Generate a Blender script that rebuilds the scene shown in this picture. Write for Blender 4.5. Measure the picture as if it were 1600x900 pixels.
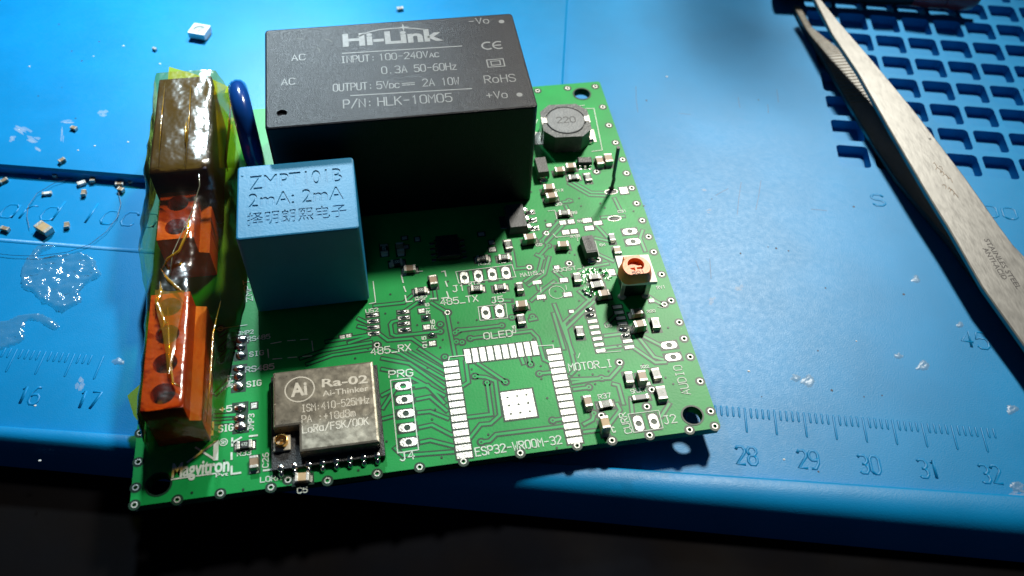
import bpy, bmesh, math, random
from mathutils import Vector, Matrix
random.seed(7)
D = bpy.data
SC = bpy.context.scene
COL = SC.collection
for o in list(D.objects): D.objects.remove(o, do_unlink=True)

# ---------------------------------------------------------------- camera, lamps, exposure
# everything is measured in millimetres on the circuit board: x along its near edge, y up the board, z = 0 on its top face
S = 0.001
ZT = -9.3            # table top
MZ = -4.8            # top face of the blue mat
CAM = Vector((39.87, -62.482, 121.97))
RC = Matrix(((0.985, -0.167, 0.038), (-0.108, -0.778, -0.618), (0.132, 0.605, -0.785)))
FPX = 1413.4
def W(x, y, z): return Vector((x*S, y*S, (z-ZT)*S))
cam = D.cameras.new('camera'); camo = D.objects.new('camera', cam); COL.objects.link(camo)
rx_, ry_, rz_ = [Vector(r).normalized() for r in RC]
rx_ = (rx_ - rz_*rx_.dot(rz_)).normalized(); ry_ = rz_.cross(rx_)
camo.matrix_world = Matrix.Translation(W(*CAM)) @ Matrix((rx_, -ry_, -rz_)).transposed().to_4x4()
cam.sensor_width = 36; cam.lens = FPX/1600*36; cam.clip_start = 0.005; cam.clip_end = 10
cam.dof.use_dof = True; cam.dof.focus_distance = 0.150; cam.dof.aperture_fstop = 24
SC.camera = camo

world = D.worlds.new('World'); SC.world = world; world.use_nodes = True
bg = world.node_tree.nodes['Background']; bg.inputs[0].default_value = (0.25, 0.5, 1, 1); bg.inputs[1].default_value = 0.028
def lamp(name, pos, target, watts, radius, colour, angle=150, blend=1.0):
    l = D.lights.new(name, 'SPOT'); l.energy = watts; l.shadow_soft_size = radius*S; l.color = colour
    l.spot_size = math.radians(angle); l.spot_blend = blend
    o = D.objects.new(name, l); COL.objects.link(o); o.location = W(*pos)
    d = W(*target) - W(*pos); o.rotation_euler = d.to_track_quat('-Z', 'Y').to_euler()
    return o
lamp('bench_lamp', (300, 372, 500), (106, 78, 0), 27, 38, (1.0, 0.97, 0.86), 26)
lamp('bench_lamp', (18, 196, 124), (-16, 90, 0), 2.5, 7, (0.74, 0.92, 1.0), 76)
SC.view_settings.view_transform = 'Standard'; SC.view_settings.look = 'None'
SC.view_settings.exposure = 0; SC.view_settings.gamma = 1; SC.view_settings.use_curve_mapping = False

# ---------------------------------------------------------------- helpers
def P(u, v, z=0.0):
    """point at height z seen at photograph position (u, v)"""
    d = rx_*((u-800)/FPX) + ry_*((v-450)/FPX) + rz_
    return CAM + d*((z-CAM.z)/d.z)
def Pp(u, v, n, q):
    """point of the plane through q with normal n"""
    d = rx_*((u-800)/FPX) + ry_*((v-450)/FPX) + rz_
    return CAM + d*((Vector(q)-CAM).dot(n)/d.dot(n))

class MB:
    def __init__(s): s.v = []; s.f = []
    def add(s, vs, fs):
        b = len(s.v); s.v += [tuple(v) for v in vs]; s.f += [tuple(i+b for i in f) for f in fs]; return s
    def box(s, x, y, z, sx, sy, sz, bev=0, segs=1):
        bm = bmesh.new(); bmesh.ops.create_cube(bm, size=1)
        for v in bm.verts: v.co = Vector((v.co.x*sx, v.co.y*sy, v.co.z*sz))
        if bev: bmesh.ops.bevel(bm, geom=list(bm.edges), offset=bev, segments=segs, profile=.5, affect='EDGES')
        bm.verts.index_update()
        s.add([v.co + Vector((x, y, z+sz/2)) for v in bm.verts], [[v.index for v in f.verts] for f in bm.faces]); bm.free(); return s
    def prism(s, pts, z0, z1, bottom=True):
        n = len(pts)
        s.add([(p[0], p[1], z0) for p in pts] + [(p[0], p[1], z1) for p in pts],
              [tuple(range(n, 2*n))] + ([tuple(range(n-1, -1, -1))] if bottom else []) + [(i, (i+1) % n, n+(i+1) % n, n+i) for i in range(n)]); return s
    def lathe(s, x, y, prof, n=20, cap0=True, cap1=True):
        vs = []; fs = []
        for r, z in prof:
            for k in range(n):
                a = 2*math.pi*k/n; vs.append((x+r*math.cos(a), y+r*math.sin(a), z))
        for j in range(len(prof)-1):
            for k in range(n):
                k2 = (k+1) % n; fs.append((j*n+k, j*n+k2, (j+1)*n+k2, (j+1)*n+k))
        if cap0: fs.append(tuple(range(n-1, -1, -1)))
        if cap1: fs.append(tuple(range((len(prof)-1)*n, len(prof)*n)))
        return s.add(vs, fs)
    def ring(s, x, y, r0, r1, z, n=16, h=0.0, ax=1.0, ay=1.0):
        """flat ring; (ax, ay) stretch only the outer edge"""
        vs = []; fs = []
        for k in range(n):
            a = 2*math.pi*k/n; c, q = math.cos(a), math.sin(a)
            vs += [(x+r0*c, y+r0*q, z), (x+r1*c*ax, y+r1*q*ay, z)]
        for k in range(n):
            k2 = (k+1) % n; fs.append((2*k, 2*k+1, 2*k2+1, 2*k2))
        return s.add(vs, fs)
    def ribbon(s, pts, w, z, closed=False):
        pts = [Vector((p[0], p[1])) for p in pts]; n = len(pts); vs = []; fs = []
        for i, p in enumerate(pts):
            a = pts[(i-1) % n] if (closed or i > 0) else None; b = pts[(i+1) % n] if (closed or i < n-1) else None
            d1 = (p-a).normalized() if a is not None and (p-a).length > 1e-9 else None
            d2 = (b-p).normalized() if b is not None and (b-p).length > 1e-9 else None
            if d1 is None: d1 = d2
            if d2 is None: d2 = d1
            if d1 is None: return s
            n1 = Vector((-d1.y, d1.x)); n2 = Vector((-d2.y, d2.x)); m = n1+n2
            m = n1 if m.length < .3 else m.normalized()
            k = min(1/max(m.dot(n1), .45), 1.8)
            e = Vector((0, 0))
            if not closed and i == 0: e = -d2*w*.35
            if not closed and i == n-1: e = d1*w*.35
            q = m*(w/2*k); vs += [(p.x+e.x+q.x, p.y+e.y+q.y, z), (p.x+e.x-q.x, p.y+e.y-q.y, z)]
        for i in range(n if closed else n-1):
            j = (i+1) % n; fs.append((2*i+1, 2*j+1, 2*j, 2*i))
        return s.add(vs, fs)
    def tube(s, pts, r, n=8, caps=True, flat=1.0):
        pts = [Vector(p) for p in pts]; vs = []; fs = []; m = len(pts); up = Vector((0, 0, 1))
        for i, p in enumerate(pts):
            t = (pts[min(i+1, m-1)]-pts[max(i-1, 0)]).normalized()
            u = t.cross(up); u = t.cross(Vector((0, 1, 0))) if u.length < .05 else u
            u.normalize(); w = u.cross(t).normalized()
            rr = r[i] if isinstance(r, (list, tuple)) else r
            for k in range(n):
                a = 2*math.pi*k/n; vs.append(p + u*(rr*math.cos(a)) + w*(rr*flat*math.sin(a)))
        for i in range(m-1):
            for k in range(n):
                k2 = (k+1) % n; fs.append((i*n+k2, i*n+k, (i+1)*n+k, (i+1)*n+k2))
        if caps: fs += [tuple(range(n)), tuple(range(m*n-1, (m-1)*n-1, -1))]
        return s.add(vs, fs)
    def ellipsoid(s, x, y, z, rx, ry, rz, n=10, m=5, half=True):
        prof = []
        a0 = 0 if half else -math.pi/2
        vs = []; fs = []
        for j in range(m+1):
            a = a0 + (math.pi/2-a0)*j/m
            c = max(math.cos(a), .02)
            for k in range(n):
                b = 2*math.pi*k/n; vs.append((x+rx*c*math.cos(b), y+ry*c*math.sin(b), z+rz*math.sin(a)))
        for j in range(m):
            for k in range(n):
                k2 = (k+1) % n; fs.append((j*n+k, j*n+k2, (j+1)*n+k2, (j+1)*n+k))
        fs += [tuple(range(m*n, (m+1)*n))]
        return s.add(vs, fs)
    def holed(s, outline, holes, z, down=None, outer_down=None):
        """flat face with holes at height z; hole walls go to 'down', the outline's wall to 'outer_down'"""
        bm = bmesh.new(); es = []
        for lp in [outline]+holes:
            vv = [bm.verts.new((p[0], p[1], z)) for p in lp]
            es += [bm.edges.new((vv[i], vv[(i+1) % len(vv)])) for i in range(len(vv))]
        bmesh.ops.triangle_fill(bm, edges=es, use_beauty=True, use_dissolve=False, normal=(0, 0, 1))
        for f in bm.faces:
            f.normal_update()
            if f.normal.z < 0: f.normal_flip()
        bm.verts.index_update()
        s.add([v.co for v in bm.verts], [[v.index for v in f.verts] for f in bm.faces]); bm.free()
        for lp, dz, fl in [(outline, outer_down, 1)]+[(h, down, -1) for h in holes]:
            if dz is None: continue
            ar = sum(lp[i][0]*lp[(i+1) % len(lp)][1]-lp[(i+1) % len(lp)][0]*lp[i][1] for i in range(len(lp)))
            q = list(lp) if ar*fl > 0 else list(reversed(lp)); n = len(q)
            s.add([(p[0], p[1], dz) for p in q]+[(p[0], p[1], z) for p in q], [(i, (i+1) % n, n+(i+1) % n, n+i) for i in range(n)])
        return s
    def mesh(s, name, mat=None, smooth=False):
        me = D.meshes.new(name); me.from_pydata([(x*S, y*S, z*S) for x, y, z in s.v], [], s.f); me.validate()
        for m in (mat if isinstance(mat, (list, tuple)) else [mat]):
            if m: me.materials.append(m)
        if smooth:
            for p in me.polygons: p.use_smooth = True
        return me
    def build(s, name, mat, parent=None, loc=(0, 0, 0), rz=0.0, smooth=False):
        return put(name, s.mesh(name, mat, smooth), parent, loc, rz)

def put(name, me, parent=None, loc=(0, 0, 0), rz=0.0):
    o = D.objects.new(name, me); COL.objects.link(o)
    if parent is None: o.location = W(*loc)
    else:
        o.parent = parent; l = Vector(loc)
        if parent.get('base') is not None: l = l - Vector(parent['base'])
        o.location = l*S
    o.rotation_euler = (0, 0, rz)
    return o
ROOTS = {}
def thing(name, label, cat, loc, group=None, rz=0.0):
    o = D.objects.new(name, None); COL.objects.link(o); o.location = W(*loc); o.rotation_euler = (0, 0, rz); o.empty_display_size = .005
    return tag(o, label, cat, group)
def tag(o, label, cat, group=None):
    o['label'] = label; o['category'] = cat
    if group: o['group'] = group
    return o
def smooth_angle(o, deg=35):
    me = o.data
    for p in me.polygons: p.use_smooth = True
    try: me.set_sharp_from_angle(angle=math.radians(deg))
    except Exception: pass
    return o

# ---------------------------------------------------------------- materials
def mat(name, col, rough=.5, metal=0.0, var=.0, vscale=300, col2=None, bump=0.0, bscale=1500, spec=.5, rvar=0.0, coat=0.0, stretch=None, rscale=None):
    m = D.materials.new(name); m.use_nodes = True; nt = m.node_tree; b = nt.nodes['Principled BSDF']
    b.inputs['Base Color'].default_value = (*col, 1); b.inputs['Roughness'].default_value = rough; b.inputs['Metallic'].default_value = metal
    b.inputs['Specular IOR Level'].default_value = spec; b.inputs['Coat Weight'].default_value = coat
    tc = nt.nodes.new('ShaderNodeTexCoord'); src = tc.outputs['Object']
    if stretch:
        mp = nt.nodes.new('ShaderNodeMapping'); mp.inputs['Scale'].default_value = stretch; mp.inputs['Rotation'].default_value = (0, 0, 0)
        nt.links.new(src, mp.inputs[0]); src = mp.outputs[0]
    def noise(sc, det=4):
        n = nt.nodes.new('ShaderNodeTexNoise'); n.inputs['Scale'].default_value = sc; n.inputs['Detail'].default_value = det
        nt.links.new(src, n.inputs['Vector']); return n
    if var or col2:
        n = noise(vscale); r = nt.nodes.new('ShaderNodeValToRGB'); r.color_ramp.elements[0].position = .35; r.color_ramp.elements[1].position = .68
        c2 = col2 or tuple(min(1, c*(1+var)) for c in col); c1 = col if col2 else tuple(c*(1-var) for c in col)
        r.color_ramp.elements[0].color = (*c1, 1); r.color_ramp.elements[1].color = (*c2, 1)
        nt.links.new(n.outputs['Fac'], r.inputs[0]); nt.links.new(r.outputs[0], b.inputs['Base Color'])
    if rvar:
        n = noise(rscale or vscale*1.7); mr = nt.nodes.new('ShaderNodeMapRange'); mr.inputs[1].default_value = .3; mr.inputs[2].default_value = .7
        mr.inputs[3].default_value = max(.03, rough-rvar); mr.inputs[4].default_value = min(1, rough+rvar)
        nt.links.new(n.outputs['Fac'], mr.inputs[0]); nt.links.new(mr.outputs[0], b.inputs['Roughness'])
    if bump:
        n = noise(bscale, 3); bp = nt.nodes.new('ShaderNodeBump'); bp.inputs['Strength'].default_value = bump; bp.inputs['Distance'].default_value = .0003
        nt.links.new(n.outputs['Fac'], bp.inputs['Height']); nt.links.new(bp.outputs[0], b.inputs['Normal'])
    return m
M = {}
M['mat'] = mat('blue_silicone', (.001, .225, .52), .41, var=.07, vscale=70, bump=.11, bscale=4200, rvar=.03, rscale=1200, spec=.26)
M['table'] = mat('dark_table', (.003, .0036, .006), .8, col2=(.005, .004, .004), vscale=50, bump=.1, bscale=200, rvar=.1, spec=.04)
M['mask'] = mat('green_solder_mask', (.002, .290, .058), .42, var=.10, vscale=140, bump=.06, bscale=2500, rvar=.0, spec=.24)
M['maskdark'] = mat('green_bare_laminate', (.0012, .030, .013), .45, var=.2, vscale=200, spec=.35)
M['masklight'] = mat('green_mask_on_copper', (.004, .335, .078), .40, var=.06, vscale=400, spec=.28)
M['edge'] = mat('laminate_edge', (.020, .16, .07), .6, var=.3, vscale=500, bump=.3, bscale=2000)
M['silk'] = mat('white_silkscreen', (.62, .70, .62), .6, var=.10, vscale=1500)
M['tin'] = mat('tinned_pad', (.60, .60, .56), .42, .45, var=.10, vscale=900, bump=.35, bscale=3000, rvar=.1)
M['solder'] = mat('shiny_solder', (.72, .71, .68), .20, 1.0, var=.12, vscale=900, bump=.25, bscale=1500)
M['term'] = mat('tinned_terminal', (.58, .55, .50), .40, .5, var=.10, vscale=1200, bump=.2, bscale=3000)
M['capbrown'] = mat('brown_ceramic', (.30, .20, .12), .45, var=.12, vscale=800)
M['captan'] = mat('tan_ceramic', (.50, .34, .17), .5, var=.12, vscale=800)
M['resblack'] = mat('black_resistor_glaze', (.02, .02, .022), .35, var=.2, vscale=900)
M['resgrey'] = mat('grey_ceramic', (.30, .30, .30), .5, var=.1, vscale=900)
M['chipplastic'] = mat('black_epoxy', (.016, .016, .018), .42, var=.3, vscale=900, bump=.25, bscale=4000)
M['dioplastic'] = mat('dark_grey_epoxy', (.07, .072, .075), .5, var=.2, vscale=900, bump=.25, bscale=4000)
M['module'] = mat('black_textured_plastic', (.005, .0045, .009), .34, var=.25, vscale=1200, bump=.30, bscale=6500, rvar=.05, rscale=2500, spec=.22)
M['relay'] = mat('smooth_black_plastic', (.024, .014, .030), .55, spec=.2, var=.2, vscale=300)
M['print'] = mat('grey_print', (.18, .18, .18), .55, var=.15, vscale=1500)
M['blue'] = mat('light_blue_plastic', (.005, .19, .38), .5, var=.10, vscale=120, bump=.12, bscale=2500)
M['bluecap'] = mat('dark_blue_epoxy', (.004, .045, .22), .18, var=.15, vscale=150, coat=.4)
M['orange'] = mat('orange_plastic', (.50, .062, .018), .45, var=.12, vscale=250, bump=.15, bscale=1500)
M['holedark'] = mat('dark_recess', (.06, .012, .006), .6, var=.3, vscale=300)
M['screw'] = mat('screw_steel', (.42, .40, .36), .35, .9, var=.2, vscale=500)
M['shield'] = mat('nickel_shield', (.38, .345, .275), .33, .65, col2=(.42, .385, .31), vscale=900, bump=.06, bscale=1500, rvar=.08, rscale=900)
M['shieldprint'] = mat('pale_shield_print', (.80, .76, .66), .5, var=.1, vscale=1500)
M['gold'] = mat('gold_plating', (.80, .50, .16), .25, 1.0, var=.1, vscale=600)
M['white'] = mat('white_plastic', (.78, .78, .76), .45, var=.05, vscale=400)
M['ceramic'] = mat('white_ceramic_plate', (.72, .72, .68), .45, col2=(.80, .78, .70), vscale=400, bump=.15, bscale=1500)
M['knob'] = mat('orange_knob_plastic', (.86, .235, .055), .42, var=.10, vscale=400, bump=.1, bscale=2000)
M['steel'] = mat('brushed_steel', (.23, .225, .215), .38, .65, var=.06, vscale=900, bump=.04, bscale=3000, rvar=.05, rscale=1500, stretch=(1, .3, 1))
M['worn'] = mat('worn_steel', (.34, .29, .21), .55, .3, col2=(.20, .16, .11), vscale=900, bump=.3, bscale=2500)
M['steeldark'] = mat('etched_marking', (.05, .045, .045), .6)
M['rust'] = mat('rust_stain', (.28, .16, .07), .7, .1, col2=(.40, .33, .27), vscale=900)
M['ferrite'] = mat('dark_ferrite', (.065, .07, .075), .45, var=.2, vscale=500, bump=.3, bscale=2500)
M['ferritetop'] = mat('grey_ferrite_face', (.15, .16, .17), .5, var=.15, vscale=500, bump=.3, bscale=2500)
M['mark'] = mat('laser_mark', (.26, .27, .28), .6)
M['mark2'] = mat('dark_mark', (.03, .03, .03), .6)
M['black'] = mat('black_rubber', (.008, .008, .010), .5, var=.3, vscale=100)
M['red'] = mat('dark_red_plastic', (.70, .03, .035), .3, var=.2, vscale=60)
M['hair'] = mat('dark_hair', (.01, .02, .05), .5)
M['scuff'] = mat('pale_scuff', (.22, .42, .62), .7, var=.2, vscale=300)
M['dirt'] = mat('dark_speck', (.01, .03, .07), .6)
M['ptfe'] = mat('pale_insulator', (.62, .55, .42), .5)
def clear(name, tint, gloss=.12, rough=.08, bump=.5, bscale=300, body=None, bodyfac=0.0, ior=1.5):
    m = D.materials.new(name); m.use_nodes = True; nt = m.node_tree; nt.nodes.clear()
    out = nt.nodes.new('ShaderNodeOutputMaterial'); t = nt.nodes.new('ShaderNodeBsdfTransparent'); t.inputs[0].default_value = (*tint, 1)
    g = nt.nodes.new('ShaderNodeBsdfGlossy'); g.inputs['Roughness'].default_value = rough
    mx = nt.nodes.new('ShaderNodeMixShader'); fr = nt.nodes.new('ShaderNodeLayerWeight'); fr.inputs[0].default_value = .12 if ior > 1.3 else .03
    ad = nt.nodes.new('ShaderNodeMath'); ad.operation = 'ADD'; ad.inputs[1].default_value = gloss; ad.use_clamp = True
    nt.links.new(fr.outputs[0], ad.inputs[0]); nt.links.new(ad.outputs[0], mx.inputs[0])
    base = t.outputs[0]
    if body:
        df = nt.nodes.new('ShaderNodeBsdfDiffuse'); df.inputs[0].default_value = (*body, 1)
        m2 = nt.nodes.new('ShaderNodeMixShader'); m2.inputs[0].default_value = bodyfac
        nt.links.new(t.outputs[0], m2.inputs[1]); nt.links.new(df.outputs[0], m2.inputs[2]); base = m2.outputs[0]
    nt.links.new(base, mx.inputs[1]); nt.links.new(g.outputs[0], mx.inputs[2]); nt.links.new(mx.outputs[0], out.inputs[0])
    tc = nt.nodes.new('ShaderNodeTexCoord'); n = nt.nodes.new('ShaderNodeTexNoise'); n.inputs['Scale'].default_value = bscale
    b = nt.nodes.new('ShaderNodeBump'); b.inputs['Strength'].default_value = bump; b.inputs['Distance'].default_value = .0005
    nt.links.new(tc.outputs['Object'], n.inputs['Vector']); nt.links.new(n.outputs['Fac'], b.inputs['Height'])
    nt.links.new(b.outputs[0], g.inputs['Normal']); nt.links.new(b.outputs[0], fr.inputs['Normal'])
    return m
M['tape'] = clear('amber_polyimide_film', (.97, .76, .26), .11, .20, .55, 330, (.5, .26, .03), .015)
M['tapeflap'] = clear('amber_polyimide_single', (.85, .88, .12), .06, .15, .2, 250, (.55, .55, .02), .38)
M['glue'] = clear('clear_glue', (.90, .95, .94), .07, .13, .6, 900, (.45, .55, .50), .07, 1.15)
M['glueresidue'] = clear('cloudy_glue', (.88, .94, .95), .05, .40, .4, 900, (.50, .54, .52), .15, 1.15)

# ---------------------------------------------------------------- lettering
G = {
'0': '1,0 3,0 4,1 4,5 3,6 1,6 0,5 0,1 1,0', '1': '1,5 2,6 2,0', '2': '0,5 1,6 3,6 4,5 4,4 0,0 4,0', '3': '0,5.4 1,6 3,6 4,5 4,4 3,3.1 1.5,3.1|3,3.1 4,2 4,1 3,0 1,0 0,.6',
'4': '3,0 3,6 0,2 4,2', '5': '4,6 .4,6 0,3.2 1,3.8 3,3.8 4,2.8 4,1 3,0 1,0 0,.8', '6': '3.6,6 1.6,6 0,4 0,1 1,0 3,0 4,1 4,2.6 3,3.4 1,3.4 0,2.6', '7': '0,6 4,6 1.4,0',
'8': '1,3.2 0,4.2 0,5 1,6 3,6 4,5 4,4.2 3,3.2 1,3.2 0,2.2 0,1 1,0 3,0 4,1 4,2.2 3,3.2', '9': '.4,0 2.4,0 4,2 4,5 3,6 1,6 0,5 0,3.6 1,2.8 3,2.8 4,3.6',
'A': '0,0 0,0 2,6 4,0|.7,2 3.3,2', 'B': '0,0 0,6 3,6 4,5.2 4,4 3,3.2 0,3.2|3,3.2 4,2.4 4,.8 3,0 0,0', 'C': '4,5 3,6 1,6 0,5 0,1 1,0 3,0 4,1', 'D': '0,0 0,6 2.6,6 4,4.6 4,1.4 2.6,0 0,0',
'E': '4,6 0,6 0,0 4,0|0,3.2 3.2,3.2', 'F': '4,6 0,6 0,0|0,3.2 3.2,3.2', 'G': '4,5 3,6 1,6 0,5 0,1 1,0 3,0 4,1 4,2.8 2.4,2.8', 'H': '0,0 0,6|4,0 4,6|0,3.1 4,3.1', 'I': '2,0 2,6|1,0 3,0|1,6 3,6',
'J': '1,6 4,6|3,6 3,1 2,0 1,0 0,1', 'K': '0,0 0,6|4,6 0,2.6|1.4,3.6 4,0', 'L': '0,6 0,0 4,0', 'M': '0,0 0,6 2,3 4,6 4,0', 'N': '0,0 0,6 4,0 4,6', 'O': '1,0 3,0 4,1 4,5 3,6 1,6 0,5 0,1 1,0',
'P': '0,0 0,6 3,6 4,5 4,3.8 3,2.8 0,2.8', 'Q': '1,0 3,0 4,1 4,5 3,6 1,6 0,5 0,1 1,0|2.4,1.6 4,0', 'R': '0,0 0,6 3,6 4,5 4,4 3,3 0,3|1.8,3 4,0', 'S': '4,5 3,6 1,6 0,5 0,4.2 1,3.3 3,2.9 4,2 4,1 3,0 1,0 0,1',
'T': '2,0 2,6|0,6 4,6', 'U': '0,6 0,1 1,0 3,0 4,1 4,6', 'V': '0,6 2,0 4,6', 'W': '0,6 .8,0 2,3.4 3.2,0 4,6', 'X': '0,0 4,6|0,6 4,0', 'Y': '0,6 2,3 4,6|2,3 2,0', 'Z': '0,6 4,6 0,0 4,0',
'a': '3.6,4 3.6,0|3.6,3 2.8,4 .9,4 0,3 0,1 .9,0 2.8,0 3.6,1', 'c': '3.6,3.2 2.8,4 .9,4 0,3 0,1 .9,0 2.8,0 3.6,.8', 'd': '3.6,6 3.6,0|3.6,3 2.8,4 .9,4 0,3 0,1 .9,0 2.8,0 3.6,1', 'e': '0,2.1 3.6,2.1 3.6,3 2.8,4 .9,4 0,3 0,1 .9,0 2.8,0 3.5,.7',
'h': '0,0 0,6|0,3 1,4 2.6,4 3.4,3 3.4,0', 'i': '1.8,0 1.8,4|1.8,5.2 1.8,5.8', 'k': '0,0 0,6|3.2,4 0,1.8|1.2,2.6 3.4,0', 'l': '1.8,6 1.8,0', 'm': '0,0 0,4|0,3.2 .8,4 1.4,4 2,3.2 2,0|2,3.2 2.8,4 3.4,4 4,3.2 4,0',
'n': '0,0 0,4|0,3 1,4 2.6,4 3.4,3 3.4,0', 'o': '.9,0 2.8,0 3.6,1 3.6,3 2.8,4 .9,4 0,3 0,1 .9,0', 'r': '.4,0 .4,4|.4,2.8 1.4,4 3,4', 't': '1.6,5.6 1.6,1 2.4,0 3.2,0|.4,4 3,4', 'z': '0,4 3.4,4 0,0 3.4,0', 'v': '0,4 1.8,0 3.6,4', 'g': '3.6,4 3.6,-1 2.8,-1.8 .6,-1.8|3.6,3 2.8,4 .9,4 0,3 0,1 .9,0 2.8,0 3.6,1',
'-': '.4,3 3.6,3', '_': '0,0 4,0', '.': '1.6,0 1.6,.5', ':': '1.8,.6 1.8,1.2|1.8,3.4 1.8,4', '/': '0,-.4 4,6.4', '+': '2,1.2 2,5|.2,3.1 3.8,3.1', '=': '0,2.2 1.1,2.2|1.5,2.2 2.5,2.2|2.9,2.2 4,2.2|0,4 4,4', "'": '2,6 1.6,4.6',
}
def text(mb, s, p0, p1, h, z, w, adv=5.4, slant=0.0, fn=None):
    """monoline lettering from p0 to p1 (baseline), cap height h, stroke width w"""
    p0 = Vector(p0[:2]); p1 = Vector(p1[:2]); n = len(s)
    ex = p1-p0; L = ex.length; ex.normalize(); ey = Vector((-ex.y, ex.x)); sx = L/((n-1)*adv+4); sy = h/6; q = 0
    for i, c in enumerate(s):
        if c == ' ': continue
        for st in G[c].split('|'):
            pts = []
            for a in st.split():
                x, y = map(float, a.split(','))
                pt = p0 + ex*((i*adv+x+y*slant)*sx) + ey*(y*sy)
                if not pts or (pt-pts[-1]).length > 1e-6: pts.append(pt)
            q += 1
            if fn: fn(pts)
            else: mb.ribbon(pts, w, z+(q % 7)*.0015)
def font_mesh(body, size, offset=0.0, sx=1.0, spacing=1.0):
    c = D.curves.new('glyphs', 'FONT'); c.body = body; c.size = size; c.resolution_u = 3; c.offset = offset; c.space_character = spacing
    o = D.objects.new('glyphs', c); COL.objects.link(o)
    dg = bpy.context.evaluated_depsgraph_get(); me = o.evaluated_get(dg).to_mesh()
    vs = [(v.co.x*sx, v.co.y) for v in me.vertices]; fs = [tuple(p.vertices) for p in me.polygons]
    o.evaluated_get(dg).to_mesh_clear(); D.objects.remove(o); D.curves.remove(c)
    return vs, fs
def font_text(mb, body, p0, p1, h, z, offset=0.0, spacing=1.0):
    vs, fs = font_mesh(body, 1.0, offset, 1.0, spacing)
    if not vs: return
    x0 = min(v[0] for v in vs); x1 = max(v[0] for v in vs); H = .73
    p0 = Vector(p0[:2]); p1 = Vector(p1[:2]); ex = p1-p0; k = ex.length/(x1-x0); ex.normalize(); ey = Vector((-ex.y, ex.x))
    mb.add([(*(p0+ex*((x-x0)*k)+ey*(y*h/H)), z) for x, y in vs], fs)
def font_loops(body, size):
    """outline loops of a line of type"""
    vs, fs = font_mesh(body, size)
    key = {}; idx = []; co = []
    for v in vs:
        k = (round(v[0], 5), round(v[1], 5))
        if k not in key: key[k] = len(co); co.append(v)
        idx.append(key[k])
    cnt = {}
    for f in fs:
        f = [idx[i] for i in f]
        for i in range(len(f)):
            a, b = f[i], f[(i+1) % len(f)]
            if a != b: cnt[(a, b)] = cnt.get((a, b), 0)+1
    nx = {}
    for (a, b) in cnt:
        if (b, a) not in cnt: nx.setdefault(a, []).append(b)
    loops = []
    while nx:
        a = next(iter(nx)); lp = [a]
        while True:
            if lp[-1] not in nx: break
            b = nx[lp[-1]].pop()
            if not nx[lp[-1]]: del nx[lp[-1]]
            if b == a: break
            lp.append(b)
        if len(lp) > 2: loops.append([co[i] for i in lp])
    return loops
def circle(x, y, r, n=14, a0=0.0, ry=None): return [(x+r*math.cos(a0+2*math.pi*k/n), y+(ry or r)*math.sin(a0+2*math.pi*k/n)) for k in range(n)]
def rrect(x0, y0, x1, y1, r, n=4):
    out = []
    for cx, cy, a in ((x1-r, y1-r, 0), (x0+r, y1-r, 90), (x0+r, y0+r, 180), (x1-r, y0+r, 270)):
        for k in range(n+1):
            b = math.radians(a+90*k/n); out.append((cx+r*math.cos(b), cy+r*math.sin(b)))
    return out

# ================================================================ SETTING
MA = -.239; MO = (93.617, .906); MC, MS = math.cos(MA), math.sin(MA)
def T(s, t): return (MO[0]+s*MC-t*MS, MO[1]+s*MS+t*MC)          # mat frame (along the ruler, away from the near edge) -> board frame
def Ti(p): dx, dy = p[0]-MO[0], p[1]-MO[1]; return (dx*MC+dy*MS, -dx*MS+dy*MC)
tb = MB(); tb.box(60, 60, ZT-20, 900, 900, 20)
table = tb.build('table', M['table']); table['kind'] = 'structure'

MAT = thing('work_mat', 'blue silicone work mat with raised ruler numbers and a grid of square pockets', 'work mat', (MO[0], MO[1], ZT), rz=MA)
MAT['base'] = (0, 0, 0)
ML = MZ-ZT                                                       # thickness; mat parts are built in the mat frame, z from the table up
# pockets
PW, PH = 6.45, 6.35; PX, PY = 7.53, 7.87; g0 = Ti(P(1366.8, 54.4, MZ))
cells = []
for j in range(-3, 6):
    for k in range(-2, 9):
        x = g0[0]+PX*k; y = g0[1]-PY*j-PH; cells.append((x, y))
holes = [rrect(x, y, x+PW, y+PH, .9, 3) for x, y in cells]
ra_, rb_ = Ti(P(0, 668, MZ+1.5)), Ti(P(1600, 775, MZ+1.5))
def rim_t(s): return ra_[1]+(rb_[1]-ra_[1])*(s-ra_[0])/(rb_[0]-ra_[0])+.5
SL, SR = -260, 150
base_out = [(SL, rim_t(SL)), (-60, rim_t(-60)), (SR, rim_t(SR)), (SR, 230), (SL, 230)]
bm_ = MB(); bm_.holed(base_out, holes, ML, ML-.25, 0)
bm_.build('mat_sheet', M['mat'], MAT)
pk = MB(); lp = rrect(0, 0, PW, PH, .9, 3); n = len(lp)
lp2 = rrect(.25, .25, PW-.25, PH-.25, .7, 3)
pk.add([(p[0], p[1], ML-.25) for p in reversed(lp)]+[(p[0], p[1], ML-2.1) for p in reversed(lp2)], [(i, (i+1) % n, n+(i+1) % n, n+i) for i in range(n)])
pk.add([(p[0], p[1], ML-2.1) for p in lp2], [tuple(range(n))])
pme = pk.mesh('pocket', M['mat'])
for x, y in cells: put('pocket', pme, MAT, (x, y, 0))
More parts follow.
